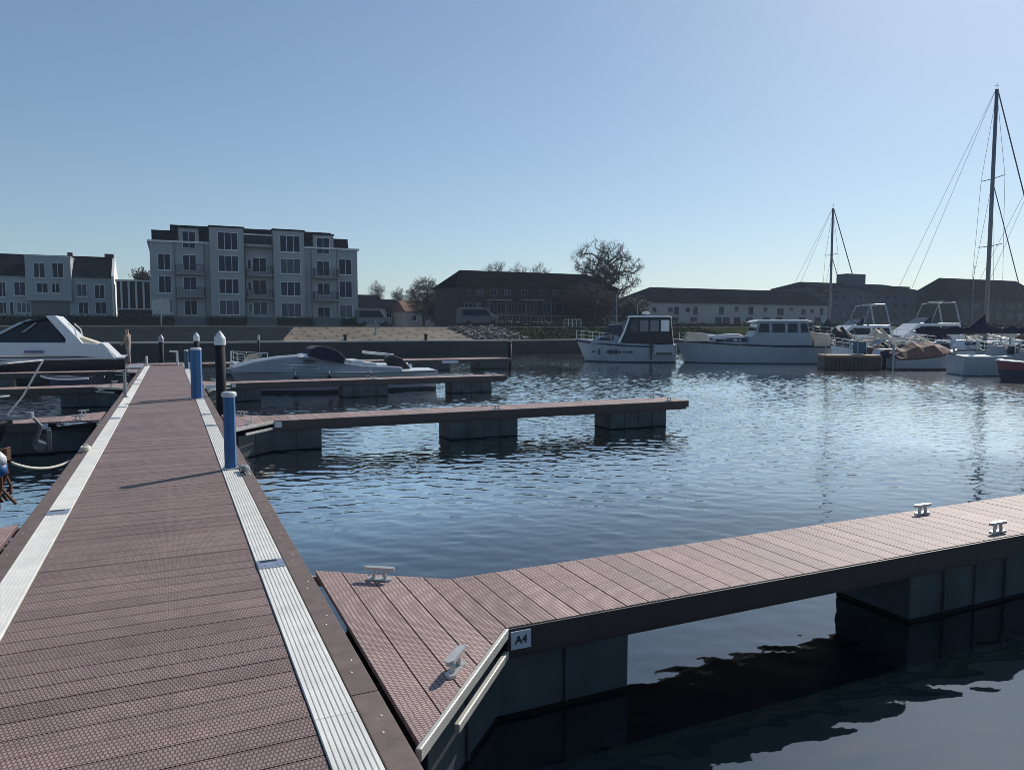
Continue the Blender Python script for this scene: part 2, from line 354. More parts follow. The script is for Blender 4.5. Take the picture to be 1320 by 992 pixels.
# grass tufts on the bank and pale rubble at its left end
tf = MB()
for i in range(5200):
    x = xg+2+random.random()*26; t = random.random(); y = 62.6+7.8*t; z = 1.13+1.2*t
    hgt = random.uniform(.06,.22); a = random.random()*6.28; wd = random.uniform(.03,.08)
    tf.quadfaces([(x-wd*math.cos(a),y-wd*math.sin(a),z),(x+wd*math.cos(a),y+wd*math.sin(a),z),(x+random.uniform(-.1,.1),y,z+hgt)], [(0,1,2)])
tag(tf.build('grass', 'grass'), kind='stuff')
rb = MB()
for i in range(420):
    x = xg-3.2+random.random()*5.4; t = random.random()**.8; y = 62.5+7.6*t; z = 1.2+1.2*t; s_ = random.uniform(.10,.28)
    rb.box((x,y,z+s_*.3), (s_*random.uniform(.8,1.5), s_, s_*.8), random.random()*3, Matrix.Rotation(random.uniform(-.5,.5),4,'X'))
tag(rb.build('rubble', 'stone'), kind='stuff')

# ------------------------------------------------------------------ the pier
PX0, PX1 = -.84, .48
pier = thing('pier', 'long floating pier of red brown boards with white edge strips', 'pier', (0,0,ZD))
b = MB(); n = int((36.6+6)/PITCH)
for i in range(n):
    y = -6+i*PITCH; dz = random.uniform(-.0012,.0012)
    b.bb(PX0, PX1, y, y+PITCH-.007, -.03, dz)
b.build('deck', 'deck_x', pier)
MB().bb(PX0-.28, PX1+.29, -6, 36.5, -.20, -.034).build('frame', 'beam', pier)
def strip(x0, x1):
    o = MB(); w_ = x1-x0; prof = []; nr = 8
    for i in range(nr):
        a, c = x0+w_*i/nr, x0+w_*(i+1)/nr
        prof += [(a+.0006,.004),(a+.003,.010),(c-.004,.010),(c-.0012,.004)]
    prof = [(x0,-.03)]+prof[:]+[(x1,-.03)]
    prof = prof[::-1]
    y = -6.
    while y < 36.4:
        o.profy(prof, y, min(y+3.0,36.5)-.004); y += 3.0
    return o.build('edge_strip', 'strip', pier)
strip(.4855, .664); strip(-1.022, -.8455)
def edgeboard(x0, x1, ys):
    o = MB()
    for a, c in zip(ys, ys[1:]): o.bb(x0, x1, a, c-.005, -.14, .006)
    o.cur = 1; xm = (x0+x1)/2
    for a, c in zip(ys, ys[1:]):
        k = a+.22
        while k < c:
            for dx_, dy_ in ((-.012,0),(.014,.13)):
                o.lathe([(.009,.0),(.009,.0075),(.005,.0085)], (xm+dx_,k+dy_,0), 8)
            k += .62
    return o.build('edge_board', ['edge','screw'], pier, bevel=.004)
edgeboard(.669, .79, [-6,-3.4,.1,3.15,6.55,9.9,13.4,16.9,20.4,23.9,27.4,30.9,34.4,36.5])
edgeboard(-1.145, -1.027, [-6,-3.1,.4,4.1,7.75,11.2,14.7,18.2,21.7,25.2,28.7,32.2,36.5])
def clip(x0, x1, y):
    o = MB(); o.bb(x0+.004, x1-.004, y, y+.18, .011, .015)
    o.cur = 1; o.bb(x0+.022, x1-.045, y+.125, y+.168, .015, .0165)
    o.cur = 2; o.lathe([(.006,.015),(.006,.019)], (x0+.05,y+.05,0), 8); o.lathe([(.006,.015),(.006,.019)], (x1-.05,y+.05,0), 8)
    return o.build('clip_plate', ['clip','black','screw'], pier)
for y in (5.10, 13.1, 14.9, 23.4, 25): clip(.4855, .664, y)
for y in (7.36, 14.9, 17.0, 24, 26): clip(-1.022, -.8455, y)
for y in range(-5, 36, 5):
    f_ = MB(); f_.bb(-1.03, .66, y, y+3.2, -1.0, -.21)
    for k in range(6): f_.bb(-1.045, .675, y+.25+k*.52, y+.31+k*.52, -.95, -.24)
    f_.build('float', 'float', pier)

# ------------------------------------------------------------------ finger pontoons
def cleat(parent, x, y, rz, z=0):
    c = MB()
    c.box((0,0,.006), (.13,.050,.012)); c.lathe([(.030,.0),(.028,.014)], (-.058,0,0), 10); c.lathe([(.030,.0),(.028,.014)], (.058,0,0), 10)
    for sx in (-1,1): c.tube([(sx*.042,0,.01),(sx*.034,0,.04),(sx*.029,0,.070)], .013, 8)
    c.poly([(-.100,-.009),(-.075,-.020),(.075,-.020),(.100,-.009),(.100,.009),(.075,.020),(-.075,.020),(-.100,.009)], .066, .086)
    o = c.build('cleat', 'cleat', parent, smooth=False); o.location = (x,y,z); o.rotation_euler = (0,0,rz); return o
def float_body(parent, pts, ribs_front, nm='float', side_ribs=True):
    o = MB(); o.poly(pts, -.545, -.165); o.cur = 1; o.poly(pts, -1.1, -.545); o.cur = 0
    for (xa_, ya_), (xb_, yb_) in ribs_front:
        d = Vector((xb_-xa_, yb_-ya_, 0)); n_ = max(1, int(d.length/.34)); u = d.normalized(); nn = Vector((u.y,-u.x,0))
        for k in range(1, n_):
            p = Vector((xa_,ya_,0))+d*(k/n_)
            o.box((p.x+nn.x*.006, p.y+nn.y*.006, -.36), (.028,.030,.36), math.atan2(u.y,u.x))
    return o.build(nm, ['float','wetshade'], parent, bevel=.012)
def finger(label, Y0, side=1, length=9.75, sign=None, sx0=.80, knee_front=True, knee_back=True, kd=.91, kb=.55, cat='finger pontoon', group=None, plate=True, width=.87):
    """local x runs out from the pier edge, local y from the front edge to the back edge"""
    g_ = thing('finger_pontoon', label, cat, (side*sx0 if side > 0 else -1.155, Y0, ZD), 0, group)
    W_, KL = width, .78
    fy = lambda x: (-kd*(1-x/KL) if (knee_front and x < KL) else 0.)
    by = lambda x: (W_+kb*(1-x/KL) if (knee_back and x < KL) else W_)
    X = lambda x: side*x
    def P(pts): return pts if side > 0 else [(-x,y) for x,y in pts][::-1]
    d = MB(); x = .03
    while x < length-.02:
        x1 = min(x+PITCH-.008, length); dz = random.uniform(-.001,.001)
        e = .004 if x > KL else 0
        pts = [(x,fy(x)+e),(x1,fy(x1)+e)]
        if x < KL < x1: pts = [(x,fy(x)),(KL,.004),(x1,.004)]
        pts += [(x1,by(x1))]
        if x < KL < x1: pts += [(KL,W_)]
        pts += [(x,by(x))]
        d.poly(P(pts), -.03, dz); x += PITCH
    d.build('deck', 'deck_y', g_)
    fr = MB()
    fr.poly(P([(KL+.01,-.012),(length-.02,-.012),(length-.02,.003),(KL+.01,.003)]), -.145, -.006)
    fr.poly(P([(KL+.01,.004),(length-.02,.004),(length-.02,.05),(KL+.01,.05)]), -.145, -.034)
    fr.poly(P([(KL+.01,W_-.05),(length-.02,W_-.05),(length-.02,W_-.012),(KL+.01,W_-.012)]), -.145, -.034)
    fr.poly(P([(KL,.045),(length-.03,.045),(length-.03,.085),(KL,.085)]), -.195, -.147)
    fr.poly(P([(KL,W_-.085),(length-.03,W_-.085),(length-.03,W_-.045),(KL,W_-.045)]), -.195, -.147)
    fr.poly(P([(length-.019,.012),(length+.015,.012),(length+.015,W_-.012),(length-.019,W_-.012)]), -.145, -.002)
    k = .9
    while k < length: fr.poly(P([(k,.052),(k+.06,.052),(k+.06,W_-.052),(k,W_-.052)]), -.14, -.036); k += .9
    fr.build('side_beam', 'beam', g_)
    MB().poly(P([(.05,.09),(length-.05,.09),(length-.05,W_-.09),(.05,W_-.09)]), -.20, -.1975).build('underside_shade', 'wetshade', g_)  # added dark sheet below the deck, shade put into its colour
    if knee_front: MB().poly(P([(.06,.0),(.06,fy(.06)+.12),(KL-.15,-.02)]), -.05, -.0365).build('underside_shade', 'wetshade', g_)  # same added shade sheet below the front knee
    def kneebar(p0, p1, z0, z1, t, ins):
        u = (Vector((*p1,0))-Vector((*p0,0))).normalized(); nn = Vector((u.y,-u.x,0))*t
        a = Vector((*p0,0))+nn*ins; c = Vector((*p1,0))+nn*ins
        pts = [(a.x,a.y),(a.x+nn.x,a.y+nn.y),(c.x+nn.x,c.y+nn.y),(c.x,c.y)]
        return MB().poly(P(pts), z0, z1)
    if knee_front:
        kneebar((.0,fy(0)),(KL,0), -.050, .004, .026, .05).build('knee_bar', 'alu', g_, bevel=.006)
        kneebar((.26,fy(.26)),(KL-.02,fy(KL-.02)), -.150, -.108, .028, .30).build('knee_bar', 'alu', g_, bevel=.006)
    if knee_back:
        kneebar((KL,W_),(.0,by(0)), -.10, -.036, .030, -.6).build('knee_bar', 'alu', g_, bevel=.006)
    ins = .10
    # root float follows the knees, then two box floats
    f0 = [(.17,fy(.17)+.17),(KL,ins),(1.64,ins),(1.64,W_-ins),(KL,W_-ins),(.17,by(.17)-.17)]
    rib = [((.17,fy(.17)+.17),(KL,ins)),((KL,ins),(1.64,ins))] if side > 0 else []
    float_body(g_, P(f0), rib if side > 0 else [((-1.64,ins),(-KL,ins))])
    for a in (4.10, 7.76):
        pts = [(a,ins),(a+1.46,ins),(a+1.46,W_-ins),(a,W_-ins)]
        ribs = [((a,ins),(a+1.46,ins))] if side > 0 else [((-a-1.46,ins),(-a,ins))]
        float_body(g_, P(pts), ribs)
    for cx_, ang in ((.37,0),(5.1,0),(9.3,0)):
        ca = R(38) if (cx_ < 1 and knee_front) else R(90)*0
        cleat(g_, X(cx_), (fy(cx_)+.12 if cx_ < 1 else .11), side*(R(49) if cx_ < 1 and knee_front else 0))
        cleat(g_, X(cx_), (by(cx_)-.12 if cx_ < 1 else W_-.11), side*(R(-35) if cx_ < 1 and knee_back else 0))
    if plate:
        sp_ = MB().bb(KL+.03 if side > 0 else -KL-.15, KL+.15 if side > 0 else -KL-.03, -.024, -.0125, -.118, -.018).build('number_plate', 'plate', g_, bevel=.002)
        if sign:
            text_mesh(sign, .062, 'lettering', 'ink', sp_, (side*(KL+.09), -.0245, -.068), (R(90),0,0))
    return g_
GR = 'finger pontoons branching off the pier'
A4 = finger('nearest finger pontoon on the right, carrying the plate A4', 3.55, 1, sign='A4', group=GR)
lab = {13.5: 'second finger pontoon on the right, empty, behind the nearest blue post', 23.45: 'third finger pontoon on the right, in front of the white speedboat'}
for Y0, l_ in lab.items():
    c = copy_tree(A4); c.location = (.80, Y0, ZD); c['label'] = l_
    for ch in c.children:
        if ch.name.startswith('number_plate'):
            for t_ in list(ch.children): bpy.data.objects.remove(t_)
LF = finger('nearest finger pontoon on the left, only its reddish corner in frame', 5.75, -1, 9, group=GR, plate=False, kb=.58)
finger('left finger pontoon with a small pale plate, behind the sagging white rope', 14.95, -1, 9, group=GR, knee_front=False, kb=.6)
c = copy_tree(LF); c.location = (-1.155, 23.6, ZD); c['label'] = 'left finger pontoon level with the grey steel post, seen edge on'
c = copy_tree(LF); c.location = (-1.155, 32.0, ZD); c['label'] = 'farthest left finger pontoon, just in front of the navy hulled cruiser'
# cross pontoon at the far end
th = thing('cross_pontoon', 'low cross pontoon at the far end of the pier', 'pontoon', (0,37.2,ZD))
d = MB(); x = -14.
while x < 17: d.bb(x, x+PITCH-.008, 0, 1.7, -.03, 0); x += PITCH
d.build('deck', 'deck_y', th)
MB().bb(-14, 17.1, .02, 1.68, -.20, -.034).build('side_beam', 'beam', th)
for x in (-13,-8,-3,2,7.2,11.8,15.2): float_body(th, [(x,.12),(x+1.7,.12),(x+1.7,1.58),(x,1.58)], [((x,.12),(x+1.7,.12))])
MB().bb(13.0, 13.9, -.012, .018, -.19, -.07).build('name_board', 'plate', th)

# ------------------------------------------------------------------ posts, piles
def square_post(label, x, y, w_, h_, m, name='blue_post', capw=1.3, round_=False):
    t = thing(name, label, 'post', (x,y,ZD+.01), 0, 'blue posts along the right edge of the pier')
    b = MB()
    if round_: b.lathe([(w_/2,.015),(w_/2,h_-.06)], n=24)
    else: b.lathe([(w_/2*1.06,.015),(w_/2*1.06,h_-.06)], n=8)
    o = b.build('shaft', m, t, smooth=round_)
    MB().box((0,0,.0095), (w_*1.25,w_*1.25,.018)).build('base_plate', 'clip', t, bevel=.003)
    cw = w_/2*capw
    MB().lathe([(cw*.86,h_-.062),(cw,h_-.052),(cw,h_-.022),(cw*.8,h_-.004),(cw*.3,h_)], n=24).build('cap', 'whitecap', t, smooth=False)
    return t
square_post('slim blue post nearest the camera, with a rounded white cap', .585, 9.0, .125, .885, 'blue', capw=1.32)
square_post('thick blue post beside the black pile, with a flat pale cap', .52, 18.5, .235, 1.17, 'blue', capw=1.06)
square_post('small teal post near the far end of the pier', .56, 32.6, .15, .77, 'bluedk', capw=1.1)
# small boxes and hoses at the foot of the nearest post
tag(MB().box((.705,8.75,.62), (.07,.11,.06)).box((.70,8.95,.60), (.05,.07,.04)).build('junction_box', 'dullsteel', bevel=.008), 'small grey metal box on the edge board beside the nearest blue post', 'box')
def pile(label, x, y, r, ztop, capz, m='pile', cap='whitecap', cone=.18, group='mooring piles'):
    t = thing('mooring_pile', label, 'pile', (x,y,0), 0, group)
    MB().lathe([(r,-1.2),(r,capz)], n=20).build('shaft', m, t, smooth=True)
    o = MB().lathe([(r*1.12,capz-.01),(r*1.12,ztop-cone),(r*.45,ztop-cone*.3),(.01,ztop)], n=20).build('cap', cap, t)
    return t
pile('stout black pile with a tall white pointed cap, beside the thick blue post', 1.08, 19.2, .118, 2.13, 1.80, cone=.17)
pile('black pile with a white pointed cap, directly behind the thick blue post', 1.08, 36.9, .12, 2.03, 1.64)
pile('black pile with a grey pointed cap at the very end of the walkway', -.40, 39.2, .11, 1.92, 1.55, cap='gelgreyshade')
pile('plain dark pile at the right tip of the cross pontoon', 17.35, 38.2, .13, 1.50, 1.40, cap='pile', cone=.06)
p_ = grd(333, 46); pile('thin dark pile with a small pale knob, left of the speedboat cover', p_.x, p_.y, .07, zat(431,46), zat(438,46), cap='gelgreyshade', cone=.12)
# small steel posts and bracket near the far end
t = thing('steel_post', 'grey steel post standing on the left edge strip halfway along the pier', 'post', (-1.0,19.6,ZD))
MB().tube([(0,0,0),(0,0,.62)], .035, 10).build('shaft', 'dullsteel', t); MB().box((0,0,.63), (.12,.10,.03)).build('cap', 'dullsteel', t); MB().box((0,0,.011), (.13,.13,.02)).build('base_plate', 'dullsteel', t)
t = thing('white_post', 'short white post at the far left corner of the walkway', 'post', (-.95,35.6,ZD))
MB().tube([(0,0,0),(0,0,.40)], .05, 10).build('shaft', 'whitecap', t); MB().lathe([(.06,.39),(.05,.43),(.01,.45)], n=10).build('cap', 'whitecap', t)
t = thing('steel_bracket', 'pale right angled bracket standing at the far end of the walkway', 'bracket', (.25,36.2,ZD))
MB().tube([(0,0,0),(0,0,.62)], .05, 8).build('upright', 'whitecap', t); MB().tube([(.05,0,.6),(-.30,0,.62)], .035, 8).build('arm', 'whitecap', t)
for x in (onY(445,440,60.3)[0], onY(549,440,60.3)[0], onY(640,440,60.3)[0], onY(100,440,60.3)[0]):
    pass
for px, l_ in ((445,'dark bollard on the far quay, right of the speedboat cover'),(549,'dark bollard on the far quay, near the middle of the tan steps'),(700,'dark bollard on the far quay, below the grass bank')):
    x = onY(px,440,60.3)[0]
    t = thing('bollard', l_, 'bollard', (x,60.3,1.24), 0, 'bollards on the far quay')
    MB().lathe([(.16,0),(.13,.06),(.12,.34),(.18,.38),(.18,.46),(.10,.52)], n=12).build('post', 'pile', t)

# ------------------------------------------------------------------ boats
def hull(L, B, zb, zs, parent, mats=('antifoul','gel','gel'), rake=.10, sf=.86, stripe=.12, split=.5, flare=.86, full=2.3, sag=.04, bow_drop=0):
    """bow at +x; rows from keel to sheer, material per row"""
    n = 18; o = MB(); rows = [(-.35,.55),(-.02,flare*.97),(stripe,flare),(stripe+.0,flare),(None,0),(1.,1.)]
    grid = []
    for i in range(n+1):
        t = i/n
        bh = B/2*(sf+(1-sf)*min(1,t/.35)) if t < .35 else B/2
        if t > .45: bh *= max(.012, 1-((t-.45)/.55)**full)
        zsheer = zs+(zb-zs)*t**1.6 - sag*math.sin(math.pi*t)
        col = []
        for k, (zz, fr) in enumerate(((-.35,.35),(-.05,flare*.96),(stripe,flare),(split,0),(1,1))):
            if k < 3: z = zz
            elif k == 3: z = stripe+(zsheer-stripe)*split
            else: z = zsheer
            u = 0 if k < 3 else (split if k == 3 else 1)
            f = (fr if k < 3 else flare+(1-flare)*u)
            pinch = 1-(1-u)*max(0,(t-.5)/.5)**2*.55 if k >= 1 else .5*(1-max(0,(t-.5)/.5)**2)
            x = -L/2+L*t - rake*L*max(0,(t-.55)/.45)**1.5*(1-max(0,min(1,(z+.35)/(zsheer+.35))))
            col.append((x, bh*f*pinch, z))
        grid.append(col)
    m = 5; vs = []
    for col in grid:
        vs += [(x,y,z) for x,y,z in col]+[(x,-y,z) for x,y,z in col]
    st = 2*m; fs = []; mi = []
    for i in range(n):
        for k in range(m-1):
            mk = 0 if k < 2 else (1 if k == 2 else 2)
            a = i*st+k; fs.append((a, a+1, a+st+1, a+st)); mi.append(mk)
            a = i*st+m+k; fs.append((a, a+st, a+st+1, a+1)); mi.append(mk)
    for k in range(m-1):
        a = k; fs.append((a, m+a, m+a+1, a+1)); mi.append(0 if k < 2 else (1 if k == 2 else 2))
        a = n*st+k; fs.append((a, a+1, m+a+1, m+a)); mi.append(0 if k < 2 else (1 if k == 2 else 2))
    h = MB(); h.v = vs; h.f = [list(f) for f in fs]; h.mi = mi
    ho = h.build('hull', list(mats), parent, smooth=False)
    dk = MB(); dv = []; 
    for col in grid: x,y,z = col[-1]; dv += [(x,y*.985,z-.015),(x,0,z+.03),(x,-y*.985,z-.015)]
    dk.quadfaces(dv, [f for i in range(n) for f in ((i*3,i*3+3,i*3+4,i*3+1),(i*3+1,i*3+4,i*3+5,i*3+2))])
    return ho, grid, dk
def zsheer(grid, x):
    for a, c in zip(grid, grid[1:]):
        if a[-1][0] <= x <= c[-1][0]:
            t = (x-a[-1][0])/(c[-1][0]-a[-1][0]); return a[-1][1]+(c[-1][1]-a[-1][1])*t, a[-1][2]+(c[-1][2]-a[-1][2])*t
    return grid[-1][-1][1], grid[-1][-1][2]
def rub_rail(grid, parent, m='black', r=.03, dz=-.03, name='rubbing_strip'):
    o = MB()
    for s_ in (1,-1): o.tube([(c[-1][0], s_*(c[-1][1]+.005), c[-1][2]+dz) for c in grid], r, 6)
    return o.build(name, m, parent)
def bow_rail(grid, parent, xs, h=.5, r=.014, m='steel'):
    o = MB()
    for s_ in (1,-1):
        top = []
        for x in xs:
            y,z = zsheer(grid, x); y = max(.03,y-.06)
            o.tube([(x,s_*y,z-.02),(x,s_*y,z+h)], r, 5); top.append((x,s_*y,z+h))
        o.tube(top, r, 5); o.tube([(p[0],p[1],p[2]-h*.5) for p in top], r*.7, 5)
    return o.build('bow_rail', m, parent)
def cabin(parent, prof, wb, wt, m, wins=(), front=None, name='cabin', glass='glassb', bevel=.03, back=None):
    zs_ = [z for x,z in prof]; z0, z1 = min(zs_), max(zs_)
    wf = lambda x, z: wb+(wt-wb)*(z-z0)/max(1e-6,z1-z0)
    c = MB().prof(prof, wf).build(name, m, parent, bevel=bevel)
    for poly in wins:
        for s_ in (-1,1):
            o = MB(); n = len(poly)
            vs = [(x,s_*(wf(x,z)+.014),z) for x,z in poly]+[(x,s_*(wf(x,z)-.03),z) for x,z in poly]
            o.quadfaces(vs, [tuple(range(n)), tuple(range(2*n-1,n-1,-1))]+[(i,n+i,n+(i+1)%n,(i+1)%n) for i in range(n)])
            o.build('window', glass, c)
    for seg in (front, back):
        if seg:
            (xa_,za_),(xb_,zb_) = seg; d = Vector((xb_-xa_,0,zb_-za_)); nrm = Vector((d.z,0,-d.x)).normalized()
            if (seg is front) != (nrm.x > 0): nrm = -nrm
            for y0, y1 in ((-.92,-.04),(.04,.92)):
                o = MB(); P0 = Vector((xa_,0,za_))+d*.12; P1 = Vector((xa_,0,za_))+d*.88
                q_ = [(P0, wf(P0.x,P0.z)*y0),(P0, wf(P0.x,P0.z)*y1),(P1, wf(P1.x,P1.z)*y1),(P1, wf(P1.x,P1.z)*y0)]
                vs = [(p+nrm*.016+Vector((0,y,0))) for p,y in q_]+[(p-nrm*.03+Vector((0,y,0))) for p,y in q_]
                o.quadfaces(vs, [(0,1,2,3),(7,6,5,4),(0,4,5,1),(1,5,6,2),(2,6,7,3),(3,7,4,0)]); o.build('windscreen', glass, c)
    return c
def boat_at(name, label, cat, pb, ab, ps, as_, group=None):
    """root at the waterline centre, bow towards pixel column pb at distance ab"""
    a, c = grd(pb, ab), grd(ps, as_); d = a-c
    return thing(name, label, cat, (a+c)/2, math.atan2(d.y,d.x), group), d.length
def smallboat(label, pb, ab, ps, as_, B, zb, zs, mats, deckm='gel', name='small_boat', cat='boat', cover=None, cov=(-.45,.3,.5), rub='black', rail=False, outboard=False, ob='black', screen=False, console=False, group=None, rake=.1, stripe=.1):
    t, L = boat_at(name, label, cat, pb, ab, ps, as_, group)
    _, gr, dk = hull(L, B, zb, zs, t, mats, rake=rake, stripe=stripe)
    dk.build('deck', deckm, t); rub_rail(gr, t, rub)
    if cover:
        o = MB(); n = 10; x0, x1, hh = L*cov[0], L*cov[1], cov[2]; vs = []
        for i in range(n+1):
            x = x0+(x1-x0)*i/n; y,z = zsheer(gr, x); e = hh*math.sin(math.pi*min(1,max(0,(i+.6)/(n+1.2))))**.6*(1+.12*math.sin(i*2.1))
            vs += [(x,y+.03,z-.08),(x,y*.98,z+.03),(x,y*.5,z+e*.72),(x,0,z+e),(x,-y*.5,z+e*.72),(x,-y*.98,z+.03),(x,-y-.03,z-.08)]
        o.quadfaces(vs, [(i*7+k,i*7+k+1,i*7+k+8,i*7+k+7) for i in range(n) for k in range(6)]+[tuple(range(7)), tuple(range(n*7+6,n*7-1,-1))])
        o.build('canvas_cover', cover, t)
    if rail: bow_rail(gr, t, [L*k for k in (.05,.2,.33,.43,.49)], .42)
    if outboard:
        e = bpy.data.objects.new('outboard_motor', None)
        y,z = zsheer(gr, -L/2); o = MB(); X0 = -L/2-.18
        o.profx if False else None
        o.prof([(X0-.20,z+.05),(X0+.16,z+.0),(X0+.20,z+.30),(X0+.05,z+.46),(X0-.18,z+.36)], lambda x,zz: .16)
        m_ = o.build('outboard_motor', ob, t, bevel=.05)
        MB().box((X0-.02,0,z-.30), (.16,.10,.75)).build('leg', ob, m_, bevel=.02)
    if screen:
        y,z = zsheer(gr, L*.1)
        cabin(t, [(L*.24,z),(L*.08,z+.42),(L*.06,z+.42),(L*.18,z)], y*.75, y*.6, 'glassb', name='windscreen', bevel=0)
    if console:
        cabin(t, [(-L*.1,zs-.05),(-L*.1,zs+.5),(L*.02,zs+.45),(L*.08,zs-.05)], .4, .32, 'gelgreyshade', name='console')
    return t, L, gr

# --- A: cruiser with black canvas wheelhouse (right, farthest left of the row)
t, L = boat_at('motor_cruiser', 'grey white cruiser with a dark canvas wheelhouse, leftmost boat of the far row', 'motor boat', 742, 50, 872, 48.5, 'motor boats along the far right mooring')
_, gr, dk = hull(L, 2.9, 1.55, 1.20, t, ('antifoul','gelgreyshade','gelgreyshade'), rake=.13, stripe=.10, sf=.9)
dk.build('deck', 'gelgreyshade', t); rub_rail(gr, t, 'canvasnavy', .045, -.16)
cabin(t, [(L*.33,1.25),(L*.27,1.72),(L*.06,1.86),(L*.0,1.25)], 1.15, .95, 'gelgreyshade', [[(L*.25,1.45),(L*.23,1.64),(L*.10,1.70),(L*.10,1.45)]], name='fore_cabin')
wh = cabin(t, [(L*.06,1.22),(L*.0,2.05),(L*-.045,2.92),(L*-.445,2.92),(L*-.475,1.22)], 1.30, 1.14, 'canvasblk', [], front=((L*-.0,2.05),(L*-.04,2.9)), name='wheelhouse')
cabin(t, [(L*.20,1.80),(L*.15,2.42),(L*.02,2.45),(L*.0,1.80)], 1.08, .95, 'glassb', name='windscreen', bevel=0)
cabin(t, [(L*.155,2.42),(L*.15,2.50),(L*-.0,2.52),(L*-.0,2.45)], .99, .97, 'gelgreyshade', name='windscreen_frame', bevel=0)
cabin(t, [(L*.062,1.25),(L*.004,2.05),(L*-.04,2.9),(L*-.056,2.9),(L*-.016,2.05),(L*.035,1.25)], 1.315, 1.16, 'gel', name='front_pillar', bevel=0)
for k_, (xa_, xb_) in enumerate(((-.06,-.135),(-.155,-.235),(-.255,-.335),(-.355,-.435))):
    poly = [(xa_*L,2.02),((xa_-.012*(k_==0))*L,2.74),(xb_*L,2.74),(xb_*L,2.02)]
    for s_ in (-1,1):
        wy = lambda z: 1.30-.16*(z-1.22)/1.7
        o = MB(); vs = [(x,s_*(wy(z)+.014),z) for x,z in poly]+[(x,s_*(wy(z)-.03),z) for x,z in poly]
        o.quadfaces(vs, [(0,1,2,3),(7,6,5,4),(0,4,5,1),(1,5,6,2),(2,6,7,3),(3,7,4,0)]); o.build('window', ('glassb','framedk','framedk','trimw')[k_], wh)
cabin(t, [(L*-.02,2.92),(L*-.05,3.03),(L*-.42,3.03),(L*-.455,2.92)], 1.24, 1.15, 'gel', name='roof')
o = MB().tube([(-.12*L,0,3.1),(-.12*L,0,3.75)], .03, 6); o.tube([(-.12*L,-.35,3.45),(-.12*L,.35,3.45)], .02, 5); o.build('radio_mast', 'dullsteel', t)
MB().lathe([(.22,3.14),(.25,3.2),(.22,3.28),(.05,3.31)], (-.2*L,0,0), 14).build('radar_dome', 'gel', t)
bow_rail(gr, t, [L*k for k in (.12,.24,.34,.43,.49)], .55)
o = MB()                                 # worn dark marks along the topside
for s_ in (-1,1):
    for x, w_, h_ in ((.30,.22,.10),(.245,.12,.34),(.15,.16,.20),(.12,.30,.26),(.09,.26,.12),(.07,.14,.34),(.04,.24,.14),(-.01,.20,.10),(-.05,.22,.12),(-.08,.12,.16)):
        y,z = zsheer(gr, L*x); o.box((L*x, s_*(y*.955+.004), .70), (w_,.02,h_))
o.build('hull_lettering', 'ink', t)
tag_d = thing('tender', 'pale folded tender hanging off the stern quarter of the canvas wheelhouse cruiser', 'dinghy', t.location, t.rotation_euler.z)
MB().prof([(-.49*L,.55),(-.49*L,1.15),(-.30*L,1.15),(-.30*L,.55)], lambda x,z: .0).build if False else None
o = MB(); o.box((-.39*L,1.50,.86), (.20*L,.16,.66)); o.build('body', 'gelgreyshade', tag_d, bevel=.05)
MB().box((-.39*L,1.60,.62), (.15*L,.05,.14)).build('shadow_bar', 'black', tag_d)  # black slab painted in as the dark shadow on the tender
MB().tube([(-.265*L,1.50,.2),(-.265*L,1.50,1.3)], .06, 8).build('davit', 'black', tag_d)

# --- B: long white cruiser
t, L = boat_at('motor_cruiser', 'long white cruiser with a windowed wheelhouse and beige covers fore and aft', 'motor boat', 872, 48, 1068, 47, 'motor boats along the far right mooring')
_, gr, dk = hull(L, 3.2, 1.48, 1.12, t, ('antifoul','gelgreyshade','gelgreyshade'), rake=.07, stripe=.08, sf=.92, full=2.8)
dk.build('deck', 'gelgreyshade', t); rub_rail(gr, t, 'canvasnavy', .05, -.04)
cabin(t, [(L*.30,1.25),(L*.27,1.62),(L*.03,1.72),(L*.0,1.22)], 1.25, 1.0, 'gelgreyshade', [[(L*.26,1.38),(L*.25,1.54),(L*.14,1.60),(L*.14,1.38)],[(L*.12,1.38),(L*.12,1.60),(L*.05,1.62),(L*.05,1.38)]], name='fore_cabin')
cabin(t, [(L*.34,1.60),(L*.30,1.78),(L*.10,1.88),(L*.06,1.70)], .8, .6, 'gel', name='roof_hatch')
cabin(t, [(L*.06,1.15),(L*.0,2.0),(L*-.02,2.62),(L*-.33,2.62),(L*-.36,1.15)], 1.42, 1.15, 'gelgreyshade',
      [[(-.012*L,1.95),(-.028*L,2.5),(-.085*L,2.5),(-.085*L,1.95)],[(-.105*L,1.95),(-.105*L,2.5),(-.185*L,2.5),(-.185*L,1.95)],[(-.205*L,1.95),(-.205*L,2.5),(-.265*L,2.5),(-.265*L,1.95)],[(-.285*L,1.95),(-.285*L,2.5),(-.325*L,2.5),(-.335*L,1.95)]],
      front=((L*.0,2.0),(L*-.02,2.6)), name='wheelhouse')
cabin(t, [(L*.01,2.62),(L*-.02,2.75),(L*-.32,2.75),(L*-.36,2.62)], 1.32, 1.2, 'gel', name='roof')
cabin(t, [(L*.46,1.40),(L*.42,1.98),(L*.31,1.90),(L*.28,1.40)], 1.0, .6, 'canvasbeige', name='canvas_cover')
cabin(t, [(L*-.37,1.1),(L*-.38,1.98),(L*-.475,1.80),(L*-.485,1.1)], 1.35, 1.1, 'canvasbeige', name='canvas_cover')
bow_rail(gr, t, [L*k for k in (.1,.2,.3,.4,.48)], .5)
o = MB()
for x in (-.27,-.30,-.36,-.42):
    y,z = zsheer(gr, L*x)
    for s_ in (-1,1): o.tube([(L*x,s_*(y+.02),z-.1),(L*x-.25,s_*(y-.04),.2)], .02, 5)
o.build('mooring_line', 'dullsteel', t)

